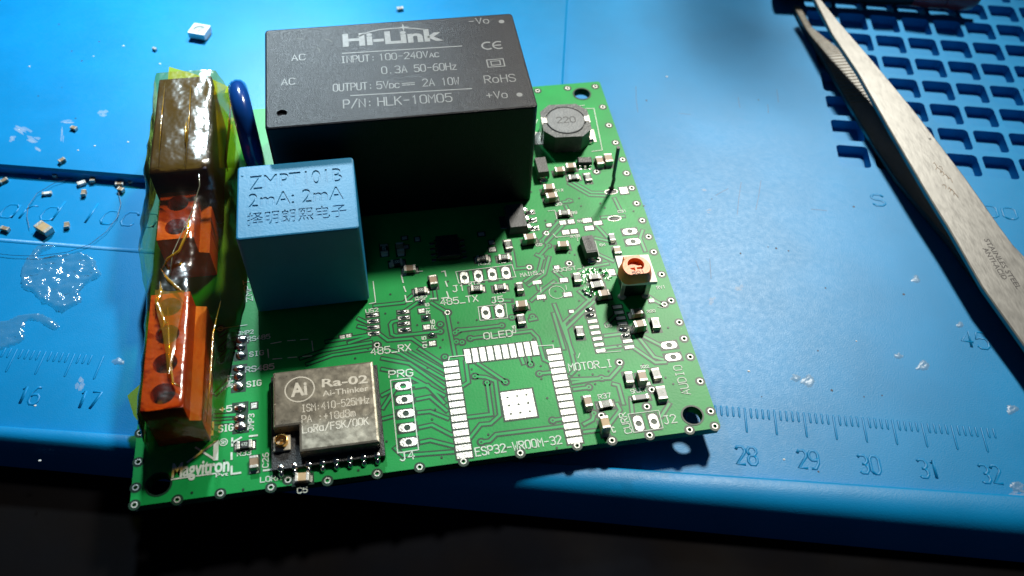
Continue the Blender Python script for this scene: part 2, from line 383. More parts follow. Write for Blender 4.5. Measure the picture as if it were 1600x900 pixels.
# near rim: inner rise, flat top, rounded outer shoulder
prof = [(0, ML-.5), (-.12, ML+.9), (-.4, ML+1.4), (-.9, ML+1.6), (-3.4, ML+1.5), (-4.6, ML+1.3), (-5.6, ML+.8), (-6.5, ML+.0), (-7.1, ML-1.1), (-7.8, ML-2.2), (-8.8, 0)]
rim_o = (Ti(P(1130, 785, MZ+1.5))[1]+Ti(P(1600, 812, MZ+1.5))[1])/2; print('rim', rim_t(-110), rim_t(40), rim_o)
rim = MB(); st = [SL+(SR-SL)*i/24 for i in range(25)]
for i, s_ in enumerate(st):
    t0 = rim_t(s_)-.02
    rim.v += [(s_, t0+dy*(abs(rim_o-t0)/5.2), z) for dy, z in prof]
m_ = len(prof)
for i in range(24):
    for j in range(m_-1): rim.f.append((i*m_+j, i*m_+j+1, (i+1)*m_+j+1, (i+1)*m_+j))
rim.build('mat_rim', M['mat'], MAT, smooth=True)
# raised tray panel behind the board on the left
def chamf_slab(pts, z0, z1, c, name):
    m = MB(); n = len(pts); cx = sum(p[0] for p in pts)/n; cy = sum(p[1] for p in pts)/n
    inn = [(p[0]+(c if p[0] < cx else -c), p[1]+(c if p[1] < cy else -c)) for p in pts]
    m.add([(p[0], p[1], z0) for p in pts]+[(p[0], p[1], z1-c) for p in pts]+[(p[0], p[1], z1) for p in inn],
          [(i, (i+1) % n, n+(i+1) % n, n+i) for i in range(n)]+[(n+i, n+(i+1) % n, 2*n+(i+1) % n, 2*n+i) for i in range(n)]+[tuple(range(2*n, 3*n))])
    return m.build(name, M['mat'], MAT)
s0 = Ti(P(0, 257, MZ+1.9)); s1 = Ti(P(235, 279, MZ+1.9)); v0 = Ti(P(888, 0, MZ+1.9)); v1 = Ti(P(880, 128, MZ+1.9))
ty = (s0[1]+s1[1])/2; vx = (v0[0]+v1[0])/2
chamf_slab([(SL+1, ty), (vx, ty), (vx, 228), (SL+1, 228)], ML-.2, ML+1.9, .45, 'raised_panel')
s0 = Ti(P(0, 374, MZ+.3)); s1 = Ti(P(230, 391, MZ+.3)); tt = (s0[1]+s1[1])/2
rg = MB(); rg.tube([(SL+1, tt, ML-.05), (vx-30, tt, ML-.05)], .55, 8, flat=.28); rg.build('panel_ridge', M['mat'], MAT, smooth=True)
# ruler ticks: each its own ridge
def ridge(L):
    m = MB(); m.tube([(0, -L, -.02), (0, -L+.2, .0), (0, -.2, .0), (0, 0, -.02)], [.10, .19, .19, .10], 6, flat=.30); return m.mesh('ruler_tick', M['mat'], True)
tk = [ridge(2.0), ridge(4.7)]
TT = Ti(P(1166.5, 637, MZ))[1]
for i in range(-135, 43):
    long_ = i % 5 == 0
    x = i*.962
    if -112 < i < -12 and not (long_ and i < -105): continue       # hidden below the board
    put('ruler_tick', tk[1 if long_ else 0], MAT, (x, TT, ML))
def emboss(s, p0, p1, h, r=.24, slant=0.0, adv=5.4, z=ML, name='embossed_number', part=None):
    m = MB(); text(m, s, p0, p1, h, 0, 0, adv, slant, fn=lambda pts: m.tube([(p.x, p.y, z) for p in pts], r*1.05, 8, flat=.36))
    return m.build(name, M['mat'], MAT, smooth=True)
def embpx(s, c0, c1, h, **k): return emboss(s, Ti(P(*c0, MZ)), Ti(P(*c1, MZ)), h, **k)
for s, cx, cy in (('16', 40, 631), ('17', 133, 638), ('28', 1168, 726), ('29', 1265, 732), ('30', 1361, 740), ('31', 1455, 747), ('32', 1552, 755)):
    embpx(s, (cx-16, cy-1), (cx+16, cy+1), 3.1)
embpx('15', (-69, 619), (-37, 621), 3.1)
embpx('45', (1505, 541), (1547, 546), 3.5)
embpx('S', (1365, 321), (1384, 322), 3.0, name='embossed_letter'); embpx('O', (1540, 338), (1561, 340), 3.0, name='embossed_letter'); embpx('O', (1570, 341), (1591, 343), 3.0, name='embossed_letter')
for i, c in enumerate('ard loca'):
    if c != ' ':
        a = P(-4+31.5*i, 339+2.1*i, MZ); b = P(-4+31.5*i+24, 339+2.1*i+1.6, MZ)
        emboss(c, Ti(a), Ti(b), 5.0, slant=.18, z=ML, name='embossed_letter', r=.22)

# ================================================================ CIRCUIT BOARD
BW, BH = 87.9, 83.6
BOARD = thing('circuit_board', 'green circuit board with soldered parts, amber taped terminals and white print', 'circuit board', (0, 0, -1.6))
BOARD['base'] = (0, 0, -1.6)
HOLES = []
def pxl(l, z=0): return [P(u, v, z) for u, v in l]
mounts = [(P(909.3, 146.8), 1.65), (P(1082, 649), 1.55), (P(248, 757), 1.65), (Vector((4.0, 80.2, 0)), 1.6)]
ringvias = [(840,142),(886.7,138),(930,135.3),(941.9,167.3),(951.5,196),(961.9,223),(972.8,249.5),(979,270.8),(987,294),(994.7,318),(1003.5,344.7),(1013.4,370.1),(1021.5,393.9),(1034,428.9),(1048.6,469.8),(1061.4,503.8),(1068.9,529.3),(1078.4,557.8),(1094,596),(1110.4,642.7),(1117,666),(1077.3,671.6),(1014.9,680),(956.2,688.2),(901.6,696.2),(812.9,708),(724.2,721),(655.7,730),(589.3,740),(511.7,751),(450,750),(423.3,761.7),(344.4,771),(277,781),(210,789),(212,762),(216,722),(219,676.5),
            (589,539.4),(699,488.6),(827,418),(968,566.7),(1018.4,609),(1010.7,635.5),(939.6,649.5),(889.4,411.8),(1038,475.7),(934.5,406),(854,364.8),(932,268.5),(344.5,514)]
small_v = [P(*q) for q in ringvias]
ovals = []   # (pos, stretch axis)
def row(a, b, n, ax):
    for i in range(n): ovals.append((a.lerp(b, i/max(n-1, 1)), ax))
row(P(630, 603.3), P(638.7, 691), 5, 'x'); row(P(725.7, 434.3), P(790.7, 426.7), 4, 'y'); row(P(759, 489), P(780.7, 486.7), 2, 'y')
row(P(997.8, 662), P(1021.6, 658.9), 2, 'y'); row(P(1045.3, 539.6), P(1051.7, 558.2), 2, 'x'); row(P(984, 362), P(989, 378), 2, 'x')
slots = [P(955, 299.9), P(960, 341.5)]
thermal = P(810.3, 632.1)
thv = [(thermal.x+i*1.5, thermal.y+j*1.5) for i in (-1, 0, 1) for j in (-1, 0, 1)]
hl = [circle(p.x, p.y, r, 24) for p, r in mounts]
hl += [circle(p.x, p.y, .30, 10) for p in small_v]
hl += [circle(p.x, p.y, .50, 12) for p, _ in ovals]
hl += [circle(p.x, p.y, 1.15, 16, ry=.55) for p in slots]
hl += [circle(x, y, .18, 8) for x, y in thv]
c_ = .35
outl = [(c_, 0), (BW-c_, 0), (BW, c_), (BW, BH-c_), (BW-c_, BH), (c_, BH), (0, BH-c_), (0, c_)]
bb = MB(); bb.holed(outl, hl, 0, -1.6, None); bb.build('laminate', M['mask'], BOARD)
be = MB(); n = len(outl)
inn = [(p[0]+(.06 if p[0] < 40 else -.06), p[1]+(.06 if p[1] < 40 else -.06)) for p in outl]
be.add([(p[0], p[1], -1.6) for p in outl]+[(p[0], p[1], -.001) for p in outl], [(i, (i+1) % n, n+(i+1) % n, n+i) for i in range(n)]+[tuple(range(n-1, -1, -1))][:0])
be.holed(list(outl), hl, -1.6)
be.build('board_edge', M['edge'], BOARD)

# --- copper tracks under the mask
gaps = MB(); trk = MB(); TI = [0]
def track(pts, w=.42, g=.95, px=True):
    pts = pxl(pts) if px else pts
    TI[0] += 1; e = (TI[0] % 40)*.0004
    gaps.ribbon(pts, g, .010+e); trk.ribbon(pts, w, .030+e)
def endvia(u, v, r=.42):
    p = P(u, v); TI[0] += 1; e = (TI[0] % 40)*.0004
    gaps.add([(x, y, .012+e) for x, y in circle(p.x, p.y, r*1.75, 12)], [tuple(range(12))])
    trk.add([(x, y, .034+e) for x, y in circle(p.x, p.y, r, 10)], [tuple(range(10))])
    gaps.add([(x, y, .052+e) for x, y in circle(p.x, p.y, r*.42, 8)], [tuple(range(8))])
TR = [
[(480,569),(520,555),(580,546)],[(470,560),(505,548),(580,535)],[(510,534),(560,526),(583,522)],
[(597,618),(622,605)],[(598,638),(618,607),(660,600)],
[(597,560),(640,568),(694,606)],[(600,545),(625,552),(694,592)],[(640,549),(694,580)],[(655,545),(694,570)],[(597,577),(630,583),(694,618)],
[(650,605),(668,602),(694,630)],[(652,624),(672,620),(698,642)],[(654,645),(672,643),(700,654)],[(656,668),(675,664),(706,680)],[(658,691),(672,688),(708,697)],
[(617,700),(630,712),(708,706)],[(597,655),(616,650)],
[(699,493),(711,556)],[(716,516.6),(784,508.8)],[(735,529),(830,517.4),(840,527.5),(850,562),(858,566)],[(727.7,565),(732,597),(723,603)],
[(742,588),(759.5,589.7),(774,595.5),(781,649),(766.7,662),(750.8,663.4),(735,683.6)],[(746.5,568),(789.8,597)],[(761,598),(768,647.5),(732,652)],[(826,558),(829,569.5)],[(815,560),(818,568)],
[(843,584),(860.6,582)],[(752,690.8),(765,689),(775,679),(882,666)],[(863.5,657),(879,654.7)],
[(865,490),(881,545)],[(882,507),(899.6,577),(892,585)],[(895,598),(940,591)],[(897,608.5),(920,605.6)],[(912.6,663),(925.7,656),(928.5,646)],[(912.6,675),(937,672)],
[(893,593),(953,591),(969,573)],[(995.5,524),(1022,558),(1036,562)],[(1006.6,526.7),(1033,540)],[(991,544),(1024,566.7),(1040,566)],[(953,662),(969,641),(964,631)],[(1033,651),(1045.6,631)],
[(958,600),(966,602),(974,631)],[(986,626),(988,646)],[(866,475.7),(895,552)],[(880,506),(924,465.5)],[(884,514),(928,471)],
[(872,346.7),(846.7,376)],[(878.7,353),(853,380)],[(844,398.7),(857,384)],[(889,286.7),(921,305),(945,306)],[(894,284),(924,301),(946,301)],
[(800,391.7),(805,420),(826.7,418)],[(848,400),(842,424),(820,440)],[(858,402),(851,428),(826,446)],
[(593.8,522.7),(606,532),(643.6,529),(659.6,540),(668,539)],[(621,501),(613,503),(610,507),(612.4,522.7),(618.7,525),(688,518)],[(585,478),(631,473),(643.5,462)],[(636,484),(652,473)],[(674,473),(697,487)],[(679,455),(681,468)],
[(716.4,515.5),(760,512)],[(560,498),(573,504)],[(560,510),(573,513)],[(545,536),(576,526)],[(600,547),(613,549)],
[(342.5,563),(357.6,548),(369,548)],[(344,545),(358,531),(370,531)],[(337,616),(356,597),(364,596)],[(335,650),(367,648)],[(335,661),(366,659)],[(344,524),(356,516),(372,518)],
[(940,340),(975,338)],[(905,345),(912,346)],[(884,322),(888,330)],[(880,316),(893,314)],[(928,348),(950,372)],[(960,310),(970,330)],[(1004,360),(1000,372),(1008,392)],[(905,455),(922,470)],
[(1010,463),(1035,476)],[(1002,455),(1018,466)],[(940,545),(970,541)],[(945,525),(970,522)],[(948,507),(962,492)],[(930,372),(958,378)],[(905,425),(918,418),(950,412)],[(936,398),(958,408)],
[(838,398),(850,404)],[(838,440),(842,452)],[(866,424),(880,436)],[(770,470),(800,470)],[(830,470),(850,452),(866,440)],[(828,500),(838,498)],
]
for t in TR: track(t)
for u, v in [(716,516.6),(784,508.8),(735,529),(742,588),(789.8,597),(761,598),(829,569.5),(843,584),(752,690.8),(863.5,657),(688,518),(713,534),(722,535),(695,558),(846.7,377),(711,520),(800,496),(832,495),(928,646),(889,314),(688,507),(344,563),(346,545),(920,605),(857,384),(940,591)]: endvia(u, v)
# thick dark separations
for l in ([(1052,616),(1060,628),(1050,640),(1042,648)],):
    pass
dots = [(692,531),(688,543),(716,504),(737,577),(845,572),(846,592),(800,610),(855,622),(763,679),(833,530),(864,533),(702,623),(905,586),(926,585),(951,580),(680,640),(668,575),(675,655),(612,578),(604,690),(650,690),(868,345),(852,345),(905,310),(908,322),(830,300),(845,288),(870,372),(890,395),(898,398),(930,355),(945,325),(938,318),(990,330),(1006,322),(1020,440),(1005,445),(950,470),(965,540),(1005,570),(1040,590),(1052,600),(1065,610),(905,470),(890,500),(850,470),(800,470),(745,500),(715,470),(735,455),(690,470),(640,500),(652,508),(602,490),(575,545),(555,560),(700,440),(610,460),(960,395),(868,455),(1020,520),(1044,512),(930,600),(945,615),(870,700),(790,700),(690,715),(560,735),(300,770),(380,765),(350,720)]
for u, v in dots:
    p = P(u, v); TI[0] += 1; e = (TI[0] % 40)*.0004
    gaps.add([(x, y, .055+e) for x, y in circle(p.x, p.y, .20, 8)], [tuple(range(8))])
# outlines round the pad groups
def gapbox(x0, y0, x1, y1): TI[0] += 1; gaps.add([(x0, y0, .008+(TI[0] % 40)*.0004), (x1, y0, .008+(TI[0] % 40)*.0004), (x1, y1, .008+(TI[0] % 40)*.0004), (x0, y1, .008+(TI[0] % 40)*.0004)], [(0, 1, 2, 3)])

# --- bare pads
PADME = {}
def pad(p, sx, sy, rz=0.0, m='tin', name='pad'):
    k = (round(sx, 2), round(sy, 2), m)
    if k not in PADME: PADME[k] = MB().box(0, 0, .0, sx, sy, .09, .03).mesh('pad', M[m])
    gapbox(p[0]-sx/2-.22, p[1]-sy/2-.22, p[0]+sx/2+.22, p[1]+sy/2+.22) if abs(rz) < .01 else None
    return put(name, PADME[k], BOARD, (p[0], p[1], .0), rz)
EX, EY = 56.485, 17.59
for i in range(14):
    pad((EX-8.45, EY-1.27*i), 2.35, 1.0); pad((EX+8.45, EY-1.27*i), 2.35, 1.0)
for i in range(10): pad((EX-5.55+1.233*i, EY+1.05), .98, 2.75)
tp = MB(); tp.holed([(thermal.x-2.5, thermal.y-2.5), (thermal.x+2.5, thermal.y-2.5), (thermal.x+2.5, thermal.y+2.5), (thermal.x-2.5, thermal.y+2.5)], [circle(x, y, .2, 8) for x, y in thv], .09, .0, .0)
tp.build('thermal_pad', M['tin'], BOARD); gapbox(thermal.x-2.8, thermal.y-2.8, thermal.x+2.8, thermal.y+2.8)
so1, so8, so9 = P(921, 484.6), P(939, 548), P(983.4, 542.6)
for i in range(8):
    y = so1.y+(so8.y-so1.y)*i/7
    pad((so1.x, y), 1.55, .62)
    pad((so9.x, y), 1.55, .62)
for a, b in ((P(582.2, 492.8), P(584, 521.4)), (P(630.2, 487.6), P(632, 515.6))):
    for i in range(4):
        p = a.lerp(b, i/3); pad(p, 1.95, .68)
        s_ = MB(); s_.ellipsoid(0, 0, .05, .9, .30, .28 if a.x > 40 else .2); s_.build('solder_joint', M['solder'], BOARD, (p.x+(.1 if i % 2 else -.15), p.y, .03), smooth=True)
for u, v, sx, sy in [(879.3,348.3,1.15,.95),(892.3,346.7,1.15,.95),(884,363.3,1.25,1.0),(897.3,361.7,1.25,.95),(917.3,344.7,1.7,1.0),(920.7,356.7,1.6,1.0),(934,348.7,1.5,.9),(974.7,298,1.5,1.7),(955.8,425.8,1.1,1.3),(658.7,486,.98,.85),(666.7,511.6,1.05,.9),(675.6,537,1.05,.9),(881,438,1.35,.85),(887,460.5,1.35,.85),(632,372,.9,.7),(634,386,.9,.7),(652,374,.8,.9),(752,366,1.1,.8),(768,379,.9,.9),(1003,452,.9,.7),(1018,470,.9,.7),(893,487,.8,.6),(870,418,.9,.7),(858,352,.9,.7),(1012,600,.8,.6),(839,441.5,1.5,.75),(845.5,464.5,1.5,.85),(397,634,.9,1.0),(535,527,.85,.7),(545,525,.85,.7),(769,390,1.2,1.0),(1014,620,.0,.0)]:
    if sx: pad(P(u, v), sx, sy)
# dark blobs of solder on the small unfitted spots
for u, v, rx, ry, rz in [(657.5,472,.55,.55,.4),(665.5,497,.6,.5,.45),(674.7,523.5,.6,.5,.4),(375.4,636.9,1.0,.75,.45),(375,654,.95,.75,.5),(376.2,667,1.0,.9,.45),(377.3,530.7,1.0,.7,.35),(375.7,543,.8,.55,.4),(376.3,555.5,.85,.75,.35),(373.8,576,1.0,.55,.3),(372.9,588,.85,.7,.45),(372.6,603.5,.9,.9,.4),(921,484,.8,.4,.3),(922.5,493,.8,.4,.3),(974.5,515,.9,.45,.35),(978,524.5,.8,.35,.25)]:
    p = P(u, v); s_ = MB(); s_.ellipsoid(0, 0, 0, rx, ry, rz, 12, 5)
    s_.v = [(x+random.uniform(-.06, .06), y+random.uniform(-.06, .06), z) for x, y, z in s_.v]
    s_.build('solder_joint', M['solder'], BOARD, (p.x, p.y, .02), smooth=True)
    gapbox(p.x-rx-.25, p.y-ry-.25, p.x+rx+.25, p.y+ry+.25)
# plated holes
vr = MB(); vr.ring(0, 0, .31, .48, .07, 16); vr.lathe(0, 0, [(.31, -1.5), (.31, .07)], 10, False, False); vme = vr.mesh('via', M['tin'])
for p in small_v:
    put('via', vme, BOARD, (p.x, p.y, 0)); gaps.ring(p.x, p.y, .5, .85, .01, 16)
for ax in 'xy':
    m = MB(); nn = 20; vs = []
    for k in range(nn):
        a = 2*math.pi*k/nn; c, q = math.cos(a), math.sin(a)
        ox = .72*c+(.62*(1 if c > .05 else -1 if c < -.05 else 0) if ax == 'x' else 0); oy = .72*q+(.62*(1 if q > .05 else -1 if q < -.05 else 0) if ax == 'y' else 0)
        vs += [(.5*c, .5*q, .09), (ox, oy, .09), (ox, oy, .0)]
    fs = []
    for k in range(nn):
        k2 = (k+1) % nn; fs += [(3*k, 3*k+1, 3*k2+1, 3*k2), (3*k+1, 3*k+2, 3*k2+2, 3*k2+1)]
    m.add(vs, fs); m.lathe(0, 0, [(.49, -1.5), (.49, .09)], 12, False, False); ome = m.mesh('pin_hole_pad', M['tin'])
    for p, a in ovals:
        if a == ax:
            put('pin_hole_pad', ome, BOARD, (p.x, p.y, 0))
            gapbox(p.x-(1.6 if ax == 'x' else .95), p.y-(1.6 if ax == 'y' else .95), p.x+(1.6 if ax == 'x' else .95), p.y+(1.6 if ax == 'y' else .95))
for p, r in mounts:
    m = MB(); m.ring(0, 0, r+.02, r+.28, .06, 28); m.lathe(0, 0, [(r, -1.6), (r, .06)], 24, False, False); m.build('mounting_hole_ring', M['maskdark'], BOARD, (p.x, p.y, 0))
for p in slots:
    m = MB(); a = circle(0, 0, 1.15, 16, ry=.55); b = circle(0, 0, 1.27, 16, ry=.66)
    m.add([(x, y, .06) for x, y in a]+[(x, y, .06) for x, y in b], [(i, 16+i, 16+(i+1) % 16, (i+1) % 16) for i in range(16)])
    m.build('slot_ring', M['term'], BOARD, (p.x, p.y, 0))

# --- white print
silk = MB()
def stx(s, a, b, h, w=.16, z=.07, adv=5.4):
    m = MB(); text(m, s, P(*a), P(*b), h, z, w, adv); m.build('printed_text', M['silk'], BOARD)
for s, a, b, h in [('OLED',(757,530.5),(801,525.5),1.25),('485_TX',(689,477.5),(747,471),1.3),('485_RX',(580,555),(642,547.5),1.25),('J1',(708,456.5),(727,454),1.3),('J5',(769,474),(787,471.5),1.2),('PRG',(608,590.5),(645,587.5),1.25),('J4',(626,720.5),(648,717),1.35),
  ('ESP32-WROOM-32',(744,713),(878,693),1.35),('MOTOR_I',(890,580),(957,573),1.35),('J2',(1039,663),(1058,660),1.4),('US2',(572,489.5),(591,487),.75),('JMP2',(372,524.5),(396,521),.7),('RS485',(387,534),(422,529),.85),('SIG',(390,557.5),(412,554.5),.85),('RS485',(384,582),(428,576.5),.95),('SIG',(386,605),(408,602),.95),
  ('+5',(344,645),(362,642.5),1.0),('SIG',(342,675.5),(364,672.5),1.1),('R33',(371,713),(392,710.5),.75),('LORA',(407,754),(439,750),.8),('C5',(465,771),(480,769),.8),('R35',(649,467),(667,464.5),.65),('R13',(733,446),(750,443.5),.65),('R31',(780,412),(797,410),.7),('R32',(748,415),(766,413),.7),('R16',(773,459.5),(790,457.5),.6),
  ('MAINS_V',(814,433),(851,427.5),.8),('BOOST_1',(866,426),(915,419),.75),('SHUNT',(987,615.5),(1010,611),.75),('R37',(936,624),(955,621),.8),('C',(958,676),(962,675),.9),('mo',(357,190),(372,188.5),1.3),('rg',(360,201),(374,199.5),1.3),('R14',(903,348),(915,346.5),.5),('C31',(966,333),(979,331.5),.55),('RV1',(1027,452),(1040,450.5),.6),('R20',(1012,489),(1024,487.5),.5),('C12',(868,300),(880,298.5),.5),('R9',(893,335),(902,334),.6),('Q3',(895,238),(906,236.5),.6),('L1',(918,208),(927,207),.6),('U5',(946,512),(956,511),.55),('R22',(1002,576),(1014,574.5),.5),('D4',(938,385),(946,384),.5),('C8',(838,385),(847,384),.5),('R15',(892,372),(906,370),.5),('DG',(868,322),(878,320.5),.6)]: stx(s, a, b, h, .14 if h < .9 else .19)
for s, a, b, h in [('AUDIO',(1079,616),(1064,571),1.35),('CURR',(988,676),(977,645),1.1),('JMP1',(363,606),(364.5,585),.8),('JMP3',(396,672.5),(397,647),.8),('C26',(419,730),(419.5,708),.8),('ZMPT',(395,470),(389,437),1.0),('R15',(672,490),(670,474),.6),('R6',(680,514),(678.5,500),.6),('Q15',(667,543),(665,526),.6),('C6',(806,520),(805,509),.5)]: stx(s, a, b, h, .15)
def sl(pts, w=.15, z=.085): silk.ribbon(pxl(pts), w, z)
def dash(pts, w=.16):
    q = pxl(pts)
    for a, b in zip(q[:-1], q[1:]):
        n = max(1, int((b-a).length/1.8))
        for i in range(n): silk.ribbon([a.lerp(b, (i+.12)/n), a.lerp(b, (i+.72)/n)], w, .08)
q = pxl([(610,594.5),(641,591),(654,703),(621.5,708)]); silk.ribbon(q, .16, .08, True)
for a, b in (((712,426),(719,449)),): pass
silk.ribbon(pxl([(712,425),(800,414),(806,433),(717,443)]), .13, .08, True)
silk.ribbon(pxl([(747,480),(790,475),(793,497),(750,501)]), .13, .08, True)
silk.ribbon(pxl([(981,647.5),(1029,641.5),(1036,669),(990,676)]), .13, .08, True)
sl([(701,563.5),(702,558),(727,555.5)]); sl([(840,541),(864,539.5),(865,546)])
for l in ([(627,430),(634,430)],[(627,430),(630,442)],[(631,448),(634,456)],[(633,462),(635,472),(644,471)],[(690,425),(695,424),(697,432)],[(696,440),(699,448)],[(698,456),(701,465),(690,466.5)],[(648,425),(660,424)],[(672,467.5),(682,466.5)],[(649,469),(664,467.5)]): sl(l, .22)
for l in ([(363,692),(377,684)],[(363,685),(363,697)],[(362,708),(362,718)],[(362,729),(362,741),(376,739)],[(390,682),(402,680.5)],[(392,739),(403,737.5)],[(412,735.5),(424,734)],[(329,672),(333,671),(333,660)],[(322,681),(332,679.5),(332,670)]): sl(l, .3)
sl([(863,170),(913,165)]); sl([(915,170),(928,170),(941,235),(925,237)]); sl([(840,187),(836,195)])
dash([(420,538),(447,533),(487,530),(490,556),(420,562),(418,540)])
sl([(583,440),(587,473),(577,475)]); sl([(856,330),(867,329),(870,342)], .12); sl([(864,366),(869,371),(905,368)], .12); sl([(930,377),(936,400)], .12); sl([(900,366),(903,377)], .12); sl([(934,552),(970,549)], .1); sl([(903,560),(906,552)], .1)
sl([(1028,480),(1036,481)], .1); sl([(861,443),(878,443)], .1)
c = P(870, 457); silk.ribbon(circle(c.x, c.y, 1.35, 20), .10, .08, True)
sl([(845,449),(845,457)], .12); sl([(884,446),(885,453)], .12)
sl([(336,515),(386,508)], .14)
# maker's logo
silk.ribbon(pxl([(293,722.5),(338.5,690)]), .32, .082); silk.ribbon(pxl([(306,699.5),(336,718.5)]), .32, .0845)
q = pxl([(334,690),(342,687.5),(341,719.5),(333,720)]); silk.add([(p.x, p.y, .0875) for p in q], [(3, 2, 1, 0)])
c = P(349.5, 691.3); silk.ribbon(circle(c.x, c.y, .58, 16), .12, .08, True); stx('SM', (346.2, 694), (353, 693), .5, .11)
logo = MB(); font_text(logo, 'Magvitron', P(268, 746.5), P(358.5, 736), 2.35, .083, .028, .95)
silk.ribbon(pxl([(268,749.5),(302,744.5)]), .22, .0765); silk.ribbon(pxl([(307,744),(337,740)]), .22, .0765)
font_text(logo, 'Pvt', P(337, 746), P(357, 743), .6, .083, .02); logo.build('printed_logo', M['silk'], BOARD)
silk.build('printed_outlines', M['silk'], BOARD)['kind'] = 'stuff'
# ---------------------------------------------------------------- surface mount parts
def chip_me(kind, L, Wd, H):
    body = MB(); t = min(.45, L*.22)
    body.box(0, 0, .06, L-2*t*.7, Wd, H-.08 if kind != 'res' else H-.06, .04)
    terms = []
    for s in (-1, 1):
        m = MB(); m.box(s*(L/2-t/2), 0, .02, t, Wd+.05, H, .07, 2)
        # fillet of solder at the foot
        x0 = s*(L/2-.02); m.add([(x0, -Wd/2, .0), (x0, Wd/2, .0), (x0, Wd/2-.08, H*.6), (x0, -Wd/2+.08, H*.6), (x0+s*.42, -Wd/2+.1, 0), (x0+s*.42, Wd/2-.1, 0), (x0+s*.13, Wd/2-.15, H*.22), (x0+s*.13, -Wd/2+.15, H*.22)],
                                     [(3, 2, 6, 7), (7, 6, 5, 4), (0, 3, 7, 4), (2, 1, 5, 6)] if s > 0 else [(2, 3, 7, 6), (6, 7, 4, 5), (3, 0, 4, 7), (1, 2, 6, 5)])
        terms.append(m)
    return body, terms
CH = {}
def chip(kind, p, rz=0.0, L=2.0, Wd=1.25, H=None, parent=BOARD, z=0.0, label=None):
    H = H or {'cap': 1.15, 'res': .52, 'tan': 1.25, 'grey': .55}[kind]
    k = (kind, L, Wd, H); nm = {'cap': 'chip_capacitor', 'tan': 'chip_capacitor', 'res': 'chip_resistor', 'grey': 'chip_resistor'}[kind]
    if k not in CH:
        b, ts = chip_me(kind, L, Wd, H)
        mt = {'cap': 'capbrown', 'tan': 'captan', 'res': 'resblack', 'grey': 'resgrey'}[kind]
        mk = None
        if kind == 'res':
            mk = MB(); text(mk, random.choice(['103', '472', '220', '101']), (-.42, -.25), (.42, -.25), .5, H+.012, .08)
            mk = mk.mesh('value_marking', M['silk'])
        CH[k] = (b.mesh(nm, M[mt]), [t.mesh('terminal', M['term']) for t in ts], mk)
    b, ts, mk = CH[k]
    o = put(nm, b, parent, (p[0], p[1], z), rz)
    for t in ts: put('terminal', t, o)
    if mk: put('value_marking', mk, o)
    if parent is BOARD:
        c, s = abs(math.cos(rz)), abs(math.sin(rz)); hx = (L/2+.55)*c+(Wd/2+.2)*s; hy = (L/2+.55)*s+(Wd/2+.2)*c
        gapbox(p[0]-hx, p[1]-hy, p[0]+hx, p[1]+hy)
    if label: o['label'] = label
    return o
H_ = math.pi/2
for kind, u, v, r, L, Wd, H in [
 ('cap',874.7,264,0,1.9,1.25,1.1),('cap',892,258,0,1.9,1.25,1.2),('res',896.8,275.9,0,2.0,1.2,.55),('res',918.7,276,H_,2.0,1.2,.55),('cap',937.3,250,H_,2.1,1.3,1.1),('cap',951,246,H_,2.2,1.45,1.3),
 ('cap',857.9,291,0,2.1,1.3,1.5),('cap',862,304.5,0,2.1,1.3,1.5),('res',882,331.5,0,2.1,1.25,.7),('cap',828,369,0,2.1,1.3,1.6),('res',794,381.5,H_,2.1,1.25,.6),('cap',880,380.5,0,2.0,1.25,1.2),
 ('grey',956.6,370,H_,1.7,1.0,.7),('cap',964.8,390,H_,1.7,1.2,.8),('res',902,433,H_,2.0,1.2,.8),('res',929,431.5,0,2.0,1.1,.6),('res',932.8,443.7,0,2.2,1.3,.7),('cap',944.3,457,0,2.0,1.25,1.3),
 ('cap',995.5,486,0,1.9,1.2,1.2),('cap',1000,505,0,2.0,1.3,1.8),('res',1024.9,504,H_,2.1,1.3,.8),('res',906,517,H_,2.0,1.2,.6),
 ('res',657.4,453,0,2.0,1.25,.55),('cap',676.8,436.5,H_,2.0,1.25,1.0),('res',744.9,449.5,0,2.0,1.25,.55),('res',781.7,447.8,0,2.0,1.25,.55),('res',812.3,447.5,H_,1.9,1.1,.9),('cap',815,474,0,2.0,1.3,1.2),('res',814.3,498,H_,2.0,1.25,.7),
 ('res',787.7,401,0,2.0,1.25,.55),('res',754,402.5,0,2.0,1.25,.55),('res',381.5,694,0,2.2,1.3,.55),('cap',396.2,721,H_,2.0,1.2,.9),('tan',471.7,744.5,0,2.0,1.3,1.0),
 ('res',983.3,589,H_,2.1,1.25,.8),('cap',1004,586.5,H_,2.0,1.3,1.5),('res',1025.6,583,H_,2.0,1.3,.7),('res',1034,613,H_,2.4,1.5,.9),('grey',1001,620,0,2.6,.9,.5),
 ('cap',919,626,H_,2.0,1.2,1.0),('res',946.7,630.5,0,2.1,1.25,.55),('tan',946,659,H_,2.1,1.25,2.2),
 ('cap',625,385,H_,2.0,1.25,1.0),('cap',640,418,0,2.0,1.25,.9),('res',600,388,H_,2.0,1.25,.6),('res',620,409,0,2.0,1.25,.6)]:
    chip(kind, P(u, v, H), r+random.uniform(-.07, .07), L, Wd, H)
